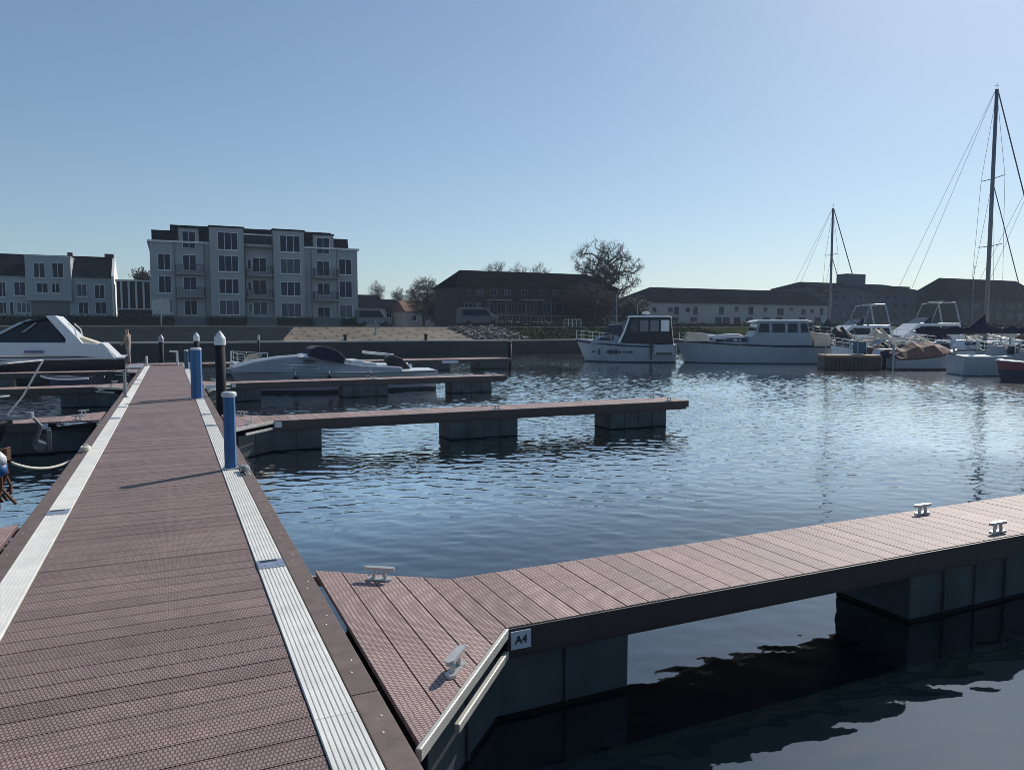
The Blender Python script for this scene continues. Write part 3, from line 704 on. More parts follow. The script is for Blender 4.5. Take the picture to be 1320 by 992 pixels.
# --- C, D: flybridge yachts behind
def flybridge(label, pb, ps, a, zr, cab, arch):
    t, L = boat_at('flybridge_yacht', label, 'yacht', pb, a, ps, a+.5, 'motor boats along the far right mooring')
    _, gr, dk = hull(L, 3.0, 1.9, 1.3, t, ('antifoul','gel','gel'), rake=.14, sf=.9)
    dk.build('deck', 'gel', t); rub_rail(gr, t, 'canvasnavy', .04, -.1)
    cabin(t, [(L*.30,1.6),(L*.10,cab),(L*-.34,cab),(L*-.38,1.3)], 1.3, 1.05, 'gel', [[(L*.20,1.78),(L*.09,cab-.2),(-.10*L,cab-.2),(-.10*L,1.78)],[(-.13*L,1.78),(-.13*L,cab-.2),(-.32*L,cab-.2),(-.33*L,1.78)]], name='cabin')
    cabin(t, [(L*.06,cab),(L*-.02,cab+.45),(L*-.05,cab+.45),(L*-.03,cab)], 1.0, .85, 'glassb', name='windscreen', bevel=0)
    o = MB()
    for s_ in (-1,1): o.tube([(-.02*L,s_*1.05,cab),(-.10*L,s_*1.0,zr-.1),(-.16*L,s_*.9,zr)], .035, 6); o.tube([(-.34*L,s_*1.05,cab),(-.28*L,s_*.95,zr)], .055, 6)
    o.tube([(-.16*L,-.9,zr),(-.16*L,.9,zr)], .05, 6); o.tube([(-.28*L,-.95,zr),(-.28*L,.95,zr)], .06, 6)
    for s_ in (-1,1): o.tube([(-.16*L,s_*.9,zr),(-.28*L,s_*.95,zr)], .05, 6)
    o.build('radar_arch', 'gelgreyshade', t)
    if arch: cabin(t, [(-.15*L,zr+.05),(-.17*L,zr+.10),(-.28*L,zr+.10),(-.29*L,zr+.05)], .95, .9, arch, name='canvas_top', bevel=0)
    bow_rail(gr, t, [L*k for k in (.1,.22,.33,.42,.48)], .55)
    return t
flybridge('white flybridge yacht with an open arch, behind the brown jetty', 1046, 1154, 55, 3.95, 2.45, None)
flybridge('white flybridge yacht with a dark canopy, left of the tall mast', 1128, 1244, 56, 4.15, 2.6, 'canvasblk')

# --- E and the other small craft on the right
SB = 'small craft crowded at the right'
smallboat('white open boat under a brown tarpaulin, beside the brown jetty', 1236, 40, 1146, 40, 2.2, 1.12, .62, ('antifoul','gelgreyshade','gelgreyshade'), cover='canvasbrown', cov=(-.46,.30,.75), outboard=True, ob='canvasnavy', group=SB)
smallboat('grey white motor boat with a square stern at the right edge of the water', 1345, 35, 1233, 35.5, 2.3, 1.10, .92, ('antifoul','gelgreyshade','gelgreyshade'), rub='gel', console=True, screen=True, rail=True, group=SB, stripe=.03)
smallboat('dark hulled boat with maroon and white stripes cut off by the right frame edge', 1286, 31, 1390, 31, 2.3, .92, .78, ('antifoul','navyhull','redhull'), rub='gel', rail=False, screen=True, group=SB)
smallboat('small boat under a green cover, left of the tall mast', 1176, 46, 1226, 46, 1.9, 1.2, .8, ('antifoul','gel','gel'), cover='canvasgreen', cov=(-.4,.3,.5), group=SB)
smallboat('small boat under a beige cover, at the foot of the tall mast', 1224, 46.5, 1276, 46, 2.0, 1.25, .9, ('antifoul','gel','gel'), cover='canvasbeige', cov=(-.44,.3,.75), group=SB)
smallboat('white runabout with a dark windscreen, right of the tall mast', 1272, 48, 1330, 47, 2.0, 1.45, 1.1, ('antifoul','gel','gel'), screen=True, rail=True, group=SB)
smallboat('low white launch with bow rail, between beige cover and grey stern', 1246, 42, 1318, 41.5, 2.0, 1.15, .85, ('antifoul','gel','gel'), screen=True, rail=True, group=SB)
smallboat('low white cuddy boat with a white deck, just behind the brown tarpaulin', 1112, 45, 1168, 45, 2.0, 1.35, 1.0, ('antifoul','navyhull','gel'), screen=True, console=True, group=SB)
smallboat('grey cabin boat with a black canvas hood, left of the brown jetty', 1040, 51, 1100, 51, 2.3, 1.6, 1.3, ('antifoul','gelgreyshade','gel'), cover='canvasblk', cov=(-.46,.05,1.0), rail=True, group=SB)
smallboat('white motor boat with a navy canvas hood, behind the brown tarpaulin boat', 1168, 48.5, 1222, 49, 2.2, 1.5, 1.2, ('antifoul','gel','gel'), cover='canvasnavy', cov=(-.46,.0,1.1), rail=True, group=SB)
smallboat('red hulled day boat between the blue bin and the brown tarpaulin', 1118, 43, 1160, 43, 1.8, 1.15, .9, ('antifoul','redhull','redhull'), cover='canvasblk', cov=(-.4,.2,.5), outboard=True, group=SB)
smallboat('white boat with a black hood at the right frame edge, behind the square stern', 1290, 39.5, 1352, 39, 2.1, 1.3, 1.05, ('antifoul','gel','gel'), cover='canvasblk', cov=(-.46,.05,.8), rail=True, group=SB)
smallboat('small navy hulled launch with a beige hood, right behind the tall mast', 1256, 51, 1316, 51, 2.2, 1.7, 1.35, ('antifoul','navyhull','gel'), cover='canvasbeige', cov=(-.46,.05,.9), rail=True, group=SB)
smallboat('white cuddy boat with an outboard, between green cover and square stern', 1192, 42.5, 1240, 42.5, 1.9, 1.25, .95, ('antifoul','gel','gel'), screen=True, console=True, outboard=True, rail=True, group=SB)
for k_, (l_, pb_, ps_, a_, cv_, hl_, kw_) in enumerate((
 ('white sports boat with a grey white console, just left of the blue bin', 1072, 1112, 44, None, ('antifoul','gel','gel'), dict(screen=True, console=True, rail=True)),
 ('white half decked boat with a beige tent cover, under the open radar arch', 1098, 1150, 49, 'canvasbeige', ('antifoul','gel','gel'), dict(cov=(-.46,.1,1.05), rail=True)),
 ('grey white cabin boat with a beige hood, under the dark canopy yacht', 1160, 1200, 45, 'canvasbeige', ('antifoul','gelgreyshade','gel'), dict(cov=(-.4,.1,.7), rail=True)),
 ('white dinghy with a raised outboard, in front of the green cover', 1182, 1216, 41, None, ('antifoul','gel','gel'), dict(outboard=True, console=True)),
 ('white boat with a dark windscreen, behind the beige cover by the tall mast', 1236, 1292, 49.5, None, ('antifoul','gel','gel'), dict(screen=True, console=True, rail=True)),
 ('white boat with a brown hood, at the right edge behind the bow rail launch', 1284, 1340, 44.5, 'canvasbrown', ('antifoul','gel','gel'), dict(cov=(-.46,.1,.8), rail=True)),
 ('small open boat with a grey hull, right of the square stern', 1262, 1312, 37.8, None, ('antifoul','gelgreyshade','gelgreyshade'), dict(screen=True, rail=True)),
)):
    smallboat(l_, pb_, a_, ps_, a_+.4, 2.1, 1.2+.012*(a_-40)*1.5, .95+.02*(a_-40), hl_, cover=cv_, group=SB, **kw_)
# mooring posts among the small craft
for px_, a_, h_, l_ in ((1153,39,1.35,'thin grey mooring post at the right end of the brown jetty'),(1060,46.2,1.2,'thin grey mooring post at the stern of the long white cruiser'),(1231,37,1.3,'thin grey mooring post between brown tarpaulin boat and square stern'),(1303,38,1.7,'thin grey mooring post near the right frame edge')):
    p_ = grd(px_, a_); q_ = thing('mooring_post', l_, 'post', (p_.x,p_.y,0), 0, 'thin posts among the small craft')
    MB().tube([(0,0,-.8),(0,0,h_)], .06, 8).build('shaft', 'dullsteel', q_); MB().lathe([(.075,h_),(.06,h_+.05),(.01,h_+.09)], n=8).build('cap', 'whitecap', q_)
# brown jetty with a blue bin
a_, c_ = grd(1064, 39.5), grd(1138, 39); dv = c_-a_
jt = thing('jetty', 'dark brown timber jetty between the long white cruiser and the tarpaulin boat', 'jetty', (a_+c_)/2, math.atan2(dv.y,dv.x))
MB().bb(-dv.length/2, dv.length/2, 0, 1.6, .70, .80).build('deck', 'teak', jt)
o = MB(); k = -dv.length/2
while k < dv.length/2-.1: o.bb(k, k+.17, .0, .06, .02, .695); k += .19
o.build('cladding', 'woodslat', jt)
MB().bb(-dv.length/2, dv.length/2-.02, .061, 1.58, -.3, .69).build('float', 'antifoul', jt)
o = MB()
for x in (-1.3,.3): o.tube([(x,.3,.8),(x,.3,1.6)], .03, 6)
o.build('post', 'dullsteel', jt)
p_ = grd(1119, 39.7)
bn = thing('bin', 'blue wheeled bin standing on the brown jetty', 'bin', (p_.x,p_.y+.5,.80))
MB().prof([(-.20,.05),(-.24,.66),(.24,.66),(.20,.05)], lambda x,z: .24).build('body', 'bluedk', bn, bevel=.02); MB().box((0,0,.69), (.54,.54,.05)).build('lid', 'bluedk', bn, bevel=.02)
o = MB()
for s_ in (-1,1): o.tube([(.16,s_*.25,.08),(.16,s_*.19,.08)], .08, 10)
o.build('wheel', 'tyre', bn)

# --- sailing boats
def sailboat(label, mast, hd, L, B, zmast, boomlen, covm, mat_h='gel', mx=.08, stays=True, mastr=.09, zb=1.35, zs=1.05):
    t = thing('sailing_boat', label, 'sailing boat', (mast.x-math.cos(hd)*L*mx, mast.y-math.sin(hd)*L*mx, 0), hd, 'sailing boats at the right')
    _, gr, dk = hull(L, B, zb, zs, t, ('antifoul',mat_h,mat_h), rake=.12, sf=.7)
    dk.build('deck', 'gel', t); rub_rail(gr, t, 'canvasnavy', .03, -.08)
    cabin(t, [(L*.22,zs+.12),(L*.18,zs+.42),(L*-.12,zs+.52),(L*-.16,zs+.02)], B*.32, B*.26, 'gel', [[(L*.14,zs+.2),(L*.13,zs+.34),(L*-.08,zs+.40),(L*-.08,zs+.2)]], name='coachroof')
    X0 = L*mx
    MB().tube([(X0,0,zs),(X0,0,zmast)], mastr, 10, mastr*.75).build('mast', 'mast', t, smooth=True)
    o = MB().tube([(X0,0,zmast),(X0,0,zmast+.35)], .012, 4); o.tube([(X0-.15,0,zmast+.2),(X0+.15,0,zmast+.22)], .012, 4); o.build('wind_vane', 'wire', t)
    for f in (.40,.66):
        z = zs+(zmast-zs)*f; MB().tube([(X0,-B*.30,z+.04),(X0,0,z),(X0,B*.30,z+.04)], .022, 5).build('spreader', 'mast', t)
    zbm = zs+1.0
    MB().tube([(X0-.05,0,zbm),(X0-boomlen,0,zbm-.04)], .06, 8).build('boom', 'mast', t)
    if covm:
        o = MB(); n = 12; vs = []
        for i in range(n+1):
            u = i/n; x = X0+.06-u*(boomlen-.1); top = .22+.85*max(0,1-u/.32)**1.5+.06*math.sin(u*17); wdt = .17*(1-.5*u)
            vs += [(x,-wdt*.5,zbm-.16),(x,-wdt,zbm+.02),(x,-wdt*.3,zbm+top),(x,wdt*.3,zbm+top),(x,wdt,zbm+.02),(x,wdt*.5,zbm-.16)]
        o.quadfaces(vs, [(i*6+k,i*6+6+k,i*6+6+(k+1)%6,i*6+(k+1)%6) for i in range(n) for k in range(6)]+[tuple(range(6)),tuple(range(n*6+5,n*6-1,-1))])
        o.build('sail_cover', covm, t)
    def st(p, q, r=.011): MB().tube([p, q], r, 4).build('stay', 'wire', t)
    for s_ in (-1,1):
        zf = zs+(zmast-zs)*.66
        st((X0,0,zmast-.1),(X0,s_*B*.30,zf+.04),.009); st((X0,s_*B*.30,zf+.04),(X0-.1,s_*B*.46,zs),.009); st((X0,0,zf),(X0-.5,s_*B*.45,zs),.009)
        st((X0-.05,0,zmast),(-L*.48,s_*B*.28,zs+.02),.009)
    st((X0+.05,0,zmast-.02),(L*.485,0,zb),.034); st((X0+.05,0,zs+(zmast-zs)*.64),(L*.34,0,zb),.026)
    bow_rail(gr, t, [L*k for k in (.3,.38,.45,.49)], .55); bow_rail(gr, t, [L*k for k in (-.48,-.4,-.3)], .55)
    return t
m2 = grd(1270.5, 43); sailboat('tall masted sailing boat with a navy sail cover, at the right', m2, math.atan2(-.36,.93), 11.4, 3.2, 15.6, 4.3, 'canvasnavy', mastr=.125)
m1 = grd(1069, 55.5); sailboat('sailing boat with the shorter mast, hidden behind the long white cruiser', m1, math.atan2(-.25,.97), 8.6, 2.6, 11.0, 3.0, 'canvasblk', mastr=.10)
m3 = grd(1336, 45); sailboat('sailing boat mostly beyond the right frame edge, its rigging just showing', m3, math.atan2(-.4,.9), 9, 2.8, 12.5, 3.6, 'canvasnavy')

# --- left cruiser with navy hull
t = thing('sports_cruiser', 'white sports cruiser with a navy hull and raked arch, left of the pier', 'motor boat', (-6.9,35.3,0), R(180))
L = 10.4
_, gr, dk = hull(L, 3.1, 1.22, 1.02, t, ('antifoul','navyhull','navyhull'), rake=.12, sf=.92, stripe=.05, flare=.94)
dk.build('deck', 'gel', t); rub_rail(gr, t, 'gel', .04, -.01)
def lx(px, y): return -(onY(px, y, 33.8)[0]+6.9)
def lz(px, y): return onY(px, y, 33.8)[1]
PF = lambda pts: [(lx(px,y), lz(px,y)) for px,y in pts]
cabin(t, PF([(-75,458.5),(-60,447),(0,441),(90,441.5),(128,443),(141,452),(151,464),(140,462),(100,459)]), 1.5, 1.32, 'gel', name='topsides', bevel=.04)
cabin(t, PF([(127,442),(133,443),(158,467),(151,468)]), 1.40, 1.36, 'gel', name='transom_steps', bevel=.02)
cabin(t, PF([(-40,441),(0,431),(30,414),(42,412.5),(60,411),(84,442)]), 1.32, 1.02, 'glassb', name='windscreen', bevel=.0)
cabin(t, PF([(-8,434.5),(27,416.2),(40,411.2),(36,411.0),(20,416.5),(-14,434.5)]), 1.335, 1.16, 'steel', name='windscreen_frame', bevel=0)
cabin(t, PF([(26,428),(43,415.5),(46,415.5),(31,428)]), 1.29, 1.17, 'gelgreyshade', name='window_pillar', bevel=0)
cabin(t, PF([(57,407),(70,406.4),(100,436),(106,443),(83,443),(84,437)]), 1.36, 1.18, 'gel', name='radar_arch', bevel=.02)
cabin(t, PF([(26,415),(57,408.5),(62,409.5),(30,416.2)]), 1.20, 1.16, 'canvasblk', name='canvas_top', bevel=0)
o = MB()
for s_ in (-1,1):
    for px in (33,36.5,41,44,47,51,54):
        x, z = lx(px,453.2), lz(px,453.2); o.box((x, s_*1.47, z), (.10,.10,.085))
o.build('hull_lettering', 'purple', t)
MB().bb(lx(182,467), lx(150,467), -1.35, 1.35, .50, .60).build('swim_platform', 'gelgreyshade', t)
o = MB()
for s_ in (-1,1): o.tube([(lx(100,440),s_*1.2,lz(100,440)-.1),(lx(95,428),s_*1.1,lz(95,424)),(lx(86,416),s_*1.05,lz(86,416))], .03, 6)
o.build('grab_rail', 'steel', t)
cabin(t, PF([(98,443),(100,434),(112,438),(126,443)]), .9, .7, 'cream', name='cockpit_seat')

# --- speedboat on the right of the pier
t = thing('speedboat', 'white speedboat with a dark blue cockpit cover, moored behind the third finger', 'speedboat', (5.15,26.3,0), R(180))
L = 7.0
_, gr, dk = hull(L, 2.4, .86, .72, t, ('antifoul','gelgreyshade','gelgreyshade'), rake=.14, sf=.88, stripe=.12, split=.45, flare=.80)
dk.build('deck', 'gel', t); rub_rail(gr, t, 'gelgreyshade', .03, -.10)
sx = lambda px, y: -(onY(px, y, 25.3)[0]-5.15); szz = lambda px, y: onY(px, y, 25.3)[1]
SP = lambda pts: [(sx(px,y), szz(px,y)) for px,y in pts]
cabin(t, SP([(300,474),(330,466),(365,460.5),(400,458),(430,461),(450,468),(470,471),(520,473),(520,480),(300,480)]), 1.0, .62, 'gelgreyshade', name='foredeck', bevel=.05)  # white foredeck greyed, the shade on its side painted in
cabin(t, SP([(385,461),(398,456.5),(432,459.5),(440,463)]), .86, .62, 'gel', name='cockpit_coaming', bevel=.03)
cabin(t, SP([(452,474),(455,465),(468,464),(474,467),(488,468),(492,474)]), .80, .66, 'gel', name='aft_seat', bevel=.03)
cabin(t, SP([(398,459),(404,450),(412,446),(425,447),(438,452),(447,462),(444,469),(420,464)]), .98, .70, 'canvasnavy', name='cockpit_cover', bevel=.04)
cabin(t, SP([(392,465),(400,463.5),(408,465),(404,466.5)]), 1.02, 1.0, 'black', name='vent', bevel=0)
bow_rail(gr, t, [L*k for k in (.1,.22,.33,.42,.48)], .22, .010)
ob = MB().prof(SP([(504,463),(514,458),(527,463),(543,482),(527,484),(512,474)]), lambda x,z: .22).build('outboard_motor', 'canvasblk', t, bevel=.05)
MB().prof(SP([(520,461),(523,461.5),(535,471),(541,482),(537,482),(531,472)]), lambda x,z: .178).build('stripe', 'gel', ob)
MB().box((sx(540,490),0,.25), (.22,.14,.8)).build('leg', 'black', ob, bevel=.03)
MB().tube([(sx(479,457),-.4,szz(479,455)),(sx(519,460),-.2,szz(519,459))], .05, 8).build('ski_pole', 'trimw', t)
for px, l_ in ((381,'dark fender hanging at the middle of the speedboat side'),(425,'dark fender hanging below the speedboat cockpit cover'),(478,'dark fender hanging near the speedboat stern')):
    x = onY(px,478,25.05)[0]; fo = thing('fender', l_, 'fender', (x,25.0,.30), 0, 'fenders on the speedboat side')
    MB().lathe([(.02,-.0),(.085,.06),(.085,.30),(.02,.37)], n=12).build('body', 'canvasnavy', fo, smooth=True); MB().tube([(0,0,.36),(0,.12,.48)], .012, 5).build('rope', 'rope', fo)
smallboat('low white motor boat behind the speedboat bow', 296, 30.5, 372, 30, 1.9, .85, .75, ('antifoul','gelgreyshade','gel'), rail=True, screen=True, name='small_boat')
smallboat('low white boat behind the outboard motor, half hidden', 440, 34, 522, 34, 1.9, .7, .62, ('antifoul','navyhull','gel'), name='small_boat')
smallboat('small dark dinghy with a white rim between two left fingers', 50, 26.8, 122, 26.8, 1.2, .52, .46, ('antifoul','navyhull','navyhull'), deckm='black', name='dinghy', cat='dinghy', rub='gel')
# white fender bag beside the pile
fo = thing('fender', 'white bag shaped fender on the pier edge beside the black pile', 'fender', (.86,20.6,.62))
MB().tube([(-.05,0,.0),(.05,0,.05),(.20,0,.08),(.28,0,.08)], .10, 10, .05).build('body', 'whitecap', fo, smooth=True); MB().tube([(.28,0,.1),(.3,.0,.3)], .03, 6).build('neck', 'whitecap', fo)

# --- bow of the boat at the left edge of the frame
t = thing('moored_boat', 'boat bow with steel pulpit at the left frame edge, tied by the white rope', 'boat', (-4.95,10.2,0), R(8))
L = 6.4
_, gr, dk = hull(L, 2.3, 1.08, .85, t, ('antifoul','navyhull','navyhull'), rake=.10, sf=.85)
dk.build('deck', 'gelgreyshade', t); rub_rail(gr, t, 'black', .035, -.03)
pul = MB()
for s_ in (-1,1):
    pul.tube([(L*.28,s_*.55,1.02),(L*.30,s_*.55,1.60),(L*.38,s_*.48,1.72),(L*.50,s_*.30,1.77),(L*.555,s_*.02,1.79)], .011, 8)
    pul.tube([(L*.34,s_*.5,1.34),(L*.46,s_*.22,1.36),(L*.50,s_*.02,1.37)], .009, 8)
pul.tube([(L*.485,0,1.05),(L*.522,0,1.37),(L*.556,0,1.79)], .011, 8)
pul.build('pulpit', 'steel', t)
o = MB().box((L*.505,0,1.10), (.30,.09,.05)); o.lathe([(.05,-.04),(.05,.04)], (L*.53,0,1.12), 10); o.build('bow_roller', 'dullsteel', t, bevel=.008)
o = MB().tube([(L*.46,0,1.13),(L*.535,0,1.10),(L*.548,0,.98),(L*.535,0,.74)], .024, 8)
o.box((L*.545,0,.74), (.10,.34,.10), 0, Matrix.Rotation(.5,4,'Y')); o.box((L*.56,.13,.82), (.05,.09,.24)); o.box((L*.56,-.13,.82), (.05,.09,.24))
o.build('anchor', 'wire', t, bevel=.01)
fo = thing('fender', 'blue and white fender hanging on the bow at the left frame edge', 'fender', (-1.70,9.35,.60))
MB().lathe([(.02,.0),(.08,.05),(.085,.14)], n=14).build('lower_half', 'blue', fo, smooth=True); MB().lathe([(.085,.141),(.08,.22),(.03,.28)], n=14).build('upper_half', 'whitecap', fo, smooth=True)
ch = MB(); rr = random.Random(3)
for k in range(9):
    x0 = -1.80+rr.uniform(-.09,.09); y0 = 9.95+rr.uniform(-.1,.1)
    ch.tube([(x0,y0,.72),(x0+rr.uniform(-.05,.05),y0,.55),(x0+rr.uniform(-.08,.08),y0+.03,.38),(x0+rr.uniform(-.1,.1),y0,rr.uniform(.12,.3))], .018, 5)
for k in range(5): ch.tube([(-1.80+.11*math.cos(u*.7),9.95+.10*math.sin(u*.7),.66+.03*k+.006*u) for u in range(10)], .016, 5)
tag(ch.build('rope_bundle', 'rust'), 'rusty brown bundle of old rope hanging under the left bow', 'rope')
rp = MB(); A_ = Vector((-1.72,10.05,.66)); B_ = Vector((-1.03,11.05,.60)); pts = []
for i in range(15):
    u = i/14; p = A_.lerp(B_, u); p.z -= .20*4*u*(1-u)*.75; pts.append(p)
rp.tube(pts, .017, 8)
for k in range(3): rp.tube([B_+Vector((.05*math.cos(a*.9)-.02,.09*math.sin(a*.9),.01+.012*k+.001*a)) for a in range(8)], .014, 6)
tag(rp.build('mooring_rope', 'rope', smooth=True), 'sagging white rope from the left bow to a cleat on the pier', 'rope')
pc = cleat(pier, -1.04, 11.08, R(90), .006)
pc2 = cleat(pier, .73, 8.6, R(90), .006)

# ------------------------------------------------------------------ person on the cross pontoon
def person(loc, rz, h):
    t = thing('person', 'person in a beige jacket and pale trousers standing by the cruiser stern', 'person', loc, rz)
    k = h/1.75
    V = [(0,0,.93),(0,.0,1.10),(0,.0,1.32),(0,0,1.46),(0,.01,1.54),(0,.02,1.66),(0,.02,1.73),
         (.10,0,.88),(.12,.03,.48),(.13,-.02,.09),(.13,.12,.04),(-.10,0,.88),(-.13,-.06,.49),(-.16,-.12,.09),(-.16,.02,.04),
         (.19,0,1.42),(.27,.02,1.15),(.23,.16,.96),(.22,.22,.90),(-.19,0,1.42),(-.26,.04,1.15),(-.20,.20,1.0),(-.18,.26,.95)]
    E_ = [(0,1),(1,2),(2,3),(3,4),(4,5),(5,6),(0,7),(7,8),(8,9),(9,10),(0,11),(11,12),(12,13),(13,14),(2,15),(15,16),(16,17),(17,18),(2,19),(19,20),(20,21),(21,22)]
    rad = [.15,.145,.16,.085,.06,.105,.075,.10,.072,.05,.045,.10,.072,.05,.045,.075,.058,.045,.04,.075,.058,.045,.04]
    me = bpy.data.meshes.new('body'); me.from_pydata([Vector(v)*k for v in V], E_, []); o = bpy.data.objects.new('body', me); COL.objects.link(o)
    sk = o.modifiers.new('Skin', 'SKIN'); sb = o.modifiers.new('Subsurf', 'SUBSURF'); sb.levels = sb.render_levels = 2
    for i, r_ in enumerate(rad): me.skin_vertices[0].data[i].radius = (r_*k, r_*k*(.75 if i in (0,1,2) else 1))
    me.skin_vertices[0].data[0].use_root = True
    ev = bpy.data.meshes.new_from_object(o.evaluated_get(bpy.context.evaluated_depsgraph_get())); bpy.data.objects.remove(o)
    for m_ in ('jacket','trousers','skin','hair','shoe'): ev.materials.append(M[m_])
    for p in ev.polygons:
        c = p.center/k; p.use_smooth = True
        if c.z < .09: p.material_index = 4
        elif c.z < .86 and abs(c.x) < .2 and c.y < .14: p.material_index = 1
        elif c.z > 1.66 or (c.z > 1.58 and c.y < -.02): p.material_index = 3
        elif c.z > 1.49 or (c.y > .19 and c.z < 1.0): p.material_index = 2
    o = bpy.data.objects.new('body', ev); COL.objects.link(o); o.parent = t
    return t
p_ = grd(164, 33.6); person((p_.x, 37.9, ZD), R(70), 1.62)

# ------------------------------------------------------------------ buildings
def window_y(parent, Y, x0, x1, z0, z1, fm='frame', cols=2, rows=1, fw=.07, d=.10, glass='glass', sill=True, name='window'):
    """window in a wall facing -Y standing at Y"""
    o = MB(); y0, y1 = Y-.035, Y+.02
    o.bb(x0,x0+fw,y0,y1,z0,z1); o.bb(x1-fw,x1,y0,y1,z0,z1); o.bb(x0+fw,x1-fw,y0,y1,z0,z0+fw); o.bb(x0+fw,x1-fw,y0,y1,z1-fw,z1)
    for c in range(1, cols):
        x = x0+(x1-x0)*c/cols; o.bb(x-fw*.45,x+fw*.45,y0+.005,y1,z0+fw,z1-fw)
    for r_ in range(1, rows):
        z = z0+(z1-z0)*r_/rows; o.bb(x0+fw,x1-fw,y0+.008,y1,z-fw*.4,z+fw*.4)
    if sill: o.bb(x0-.06,x1+.06,Y-.10,Y-.002,z0-.09,z0-.003)
    f = o.build(name, fm, parent)
    MB().bb(x0+fw*.5,x1-fw*.5,Y-.008,Y+.012,z0+fw*.5,z1-fw*.5).build('pane', glass, f)
    return f
def win_px(parent, Y, px0, px1, py0, py1, Yl, **k):
    """window surveyed on the facade plane at Y (world); parent is at the world origin"""
    xa_, za_ = onY(px0, py0, Y); xb_, zb_ = onY(px1, py1, Y)
    return window_y(parent, Y-.02, xa_, xb_, min(za_,zb_), max(za_,zb_), **k)
GZ = 2.5
# apartment block -------------------------------------------------
YA = 98.
ap = thing('apartment_block', 'four storey off white apartment block with slate mansard roof and balconies', 'building', (0,0,0))
XA = lambda zx: onY(180+zx/4.4, 360, YA)[0]
def ZA(zx, zy): return onY(180+zx/4.4, 280+zy/4.4, YA)[1]
ztop, zeave = ZA(500,52), ZA(62,138)
MB().bb(XA(62),XA(1236),YA,YA+14,GZ-.2,zeave).build('wall', 'render', ap)
MB().bb(XA(62)-.25,XA(1236)+.25,YA-.22,YA+14.2,zeave,zeave+.22).build('cornice', 'trimw', ap)
zr = ZA(300,50)
o = MB(); x0, x1 = XA(75), XA(1190); xs0, xs1 = XA(190), XA(1085)
zlow = ZA(120,68)
o.profx([(YA+.3,zeave+.22),(YA+.75,zlow),(YA+13.4,zlow),(YA+13.8,zeave+.22)], x0, x1)
o.profx([(YA+.25,zlow-.3),(YA+.62,zr-.15),(YA+12.8,zr-.15),(YA+13.2,zlow-.3)], xs0, xs1)
o.build('roof', 'slate', ap)
MB().bb(xs0-.15,xs1+.15,YA+.30,YA+13,zr-.148,zr+.08).build('roof_edge', 'slate', ap)
for a, c_ in ((400,592),(757,930)):      # projecting bays
    MB().bb(XA(a),XA(c_),YA-.9,YA+2,GZ-.2,zr-.10).build('bay', 'render', ap)
    MB().bb(XA(a)-.1,XA(c_)+.1,YA-1.0,YA+2,zr-.098,zr+.10).build('bay_cornice', 'slate', ap)
for a, c_ in ((228,342),(988,1102)):
    MB().bb(XA(a),XA(c_),YA-.12,YA+2.5,zeave+.222,zr-.30).build('dormer', 'render', ap)
    MB().bb(XA(a)-.1,XA(c_)+.1,YA-.25,YA+2.6,zr-.298,zr-.12).build('dormer_roof', 'slate', ap)
def wa(x0_, x1_, y0_, y1_, Yw, **k):
    za, zb_ = ZA((x0_+x1_)/2,y0_), ZA((x0_+x1_)/2,y1_)
    return window_y(ap, Yw, XA(x0_), XA(x1_), zb_, za, **k)
for y0_, y1_ in ((205,300),(330,430),(462,545)):
    wa(105,180,y0_,y1_,YA,cols=2,rows=1); wa(1130,1205,y0_+32,y1_+26,YA,cols=2)
for y0_, y1_ in ((80,178),(212,302),(337,412),(470,556)):
    wa(247,325,y0_,y1_,YA-(.12 if y0_<150 else 0),cols=2,sill=False)
    wa(1005,1080,y0_+36,y1_+30,YA-(.12 if y0_<150 else 0),cols=2,sill=False)
for y0_, y1_ in ((90,190),(220,312),(350,436),(470,555)):
    wa(445,560,y0_,y1_,YA-.9,cols=3,rows=1); wa(793,908,y0_+18,y1_+12,YA-.9,cols=3,rows=1)
for y0_, y1_ in ((228,312),(355,440),(478,556)): wa(640,722,y0_,y1_,YA,cols=2,sill=False); wa(612,636,y0_+10,y1_-20,YA,cols=1,sill=False)
# loggia at the top between the bays
xl0, xl1 = XA(592)+.04, XA(757)-.04
MB().bb(xl0,xl1,YA+.02,YA+.22,ZA(670,165),ZA(670,103)).build('loggia_glazing', 'glass', ap)
MB().bb(xl0,xl1,YA-.30,YA+.5,ZA(670,104),ZA(670,97)).build('loggia_canopy', 'trimw', ap)
def balcony(xa_, xb_, zy, top):
    x0_, x1_ = XA(xa_), XA(xb_); z = ZA((xa_+xb_)/2, zy)
    s_ = MB().bb(x0_,x1_,YA-1.25,YA-.002,z-.18,z).build('balcony', 'concrete', ap)
    r_ = MB(); h_ = 1.0
    for px in range(int((x1_-x0_)/.16)+1): r_.bb(x0_+px*.16, x0_+px*.16+.03, YA-1.22,YA-1.19, z+.002, z+h_-.05)
    r_.bb(x0_,x1_,YA-1.24,YA-1.17,z+h_-.05,z+h_)
    for xx in (x0_+.02, x1_-.05):
        for k in range(6): r_.bb(xx,xx+.03,YA-1.1+k*.19,YA-1.07+k*.19,z+.002,z+h_-.05)
        r_.bb(xx-.005,xx+.035,YA-1.16,YA-.01,z+h_-.05,z+h_)
    r_.build('railing', 'railing', s_)
for zy in (320,448): balcony(205,366,zy,0); balcony(604,752,zy+8,0); balcony(982,1118,zy+20,0)
balcony(604,752,166,0)
for zx in (203,370,600,757,975,1120):
    MB().tube([(XA(zx),YA-.06,GZ),(XA(zx),YA-.06,zeave)], .05, 6).build('downpipe', 'framedk', ap)
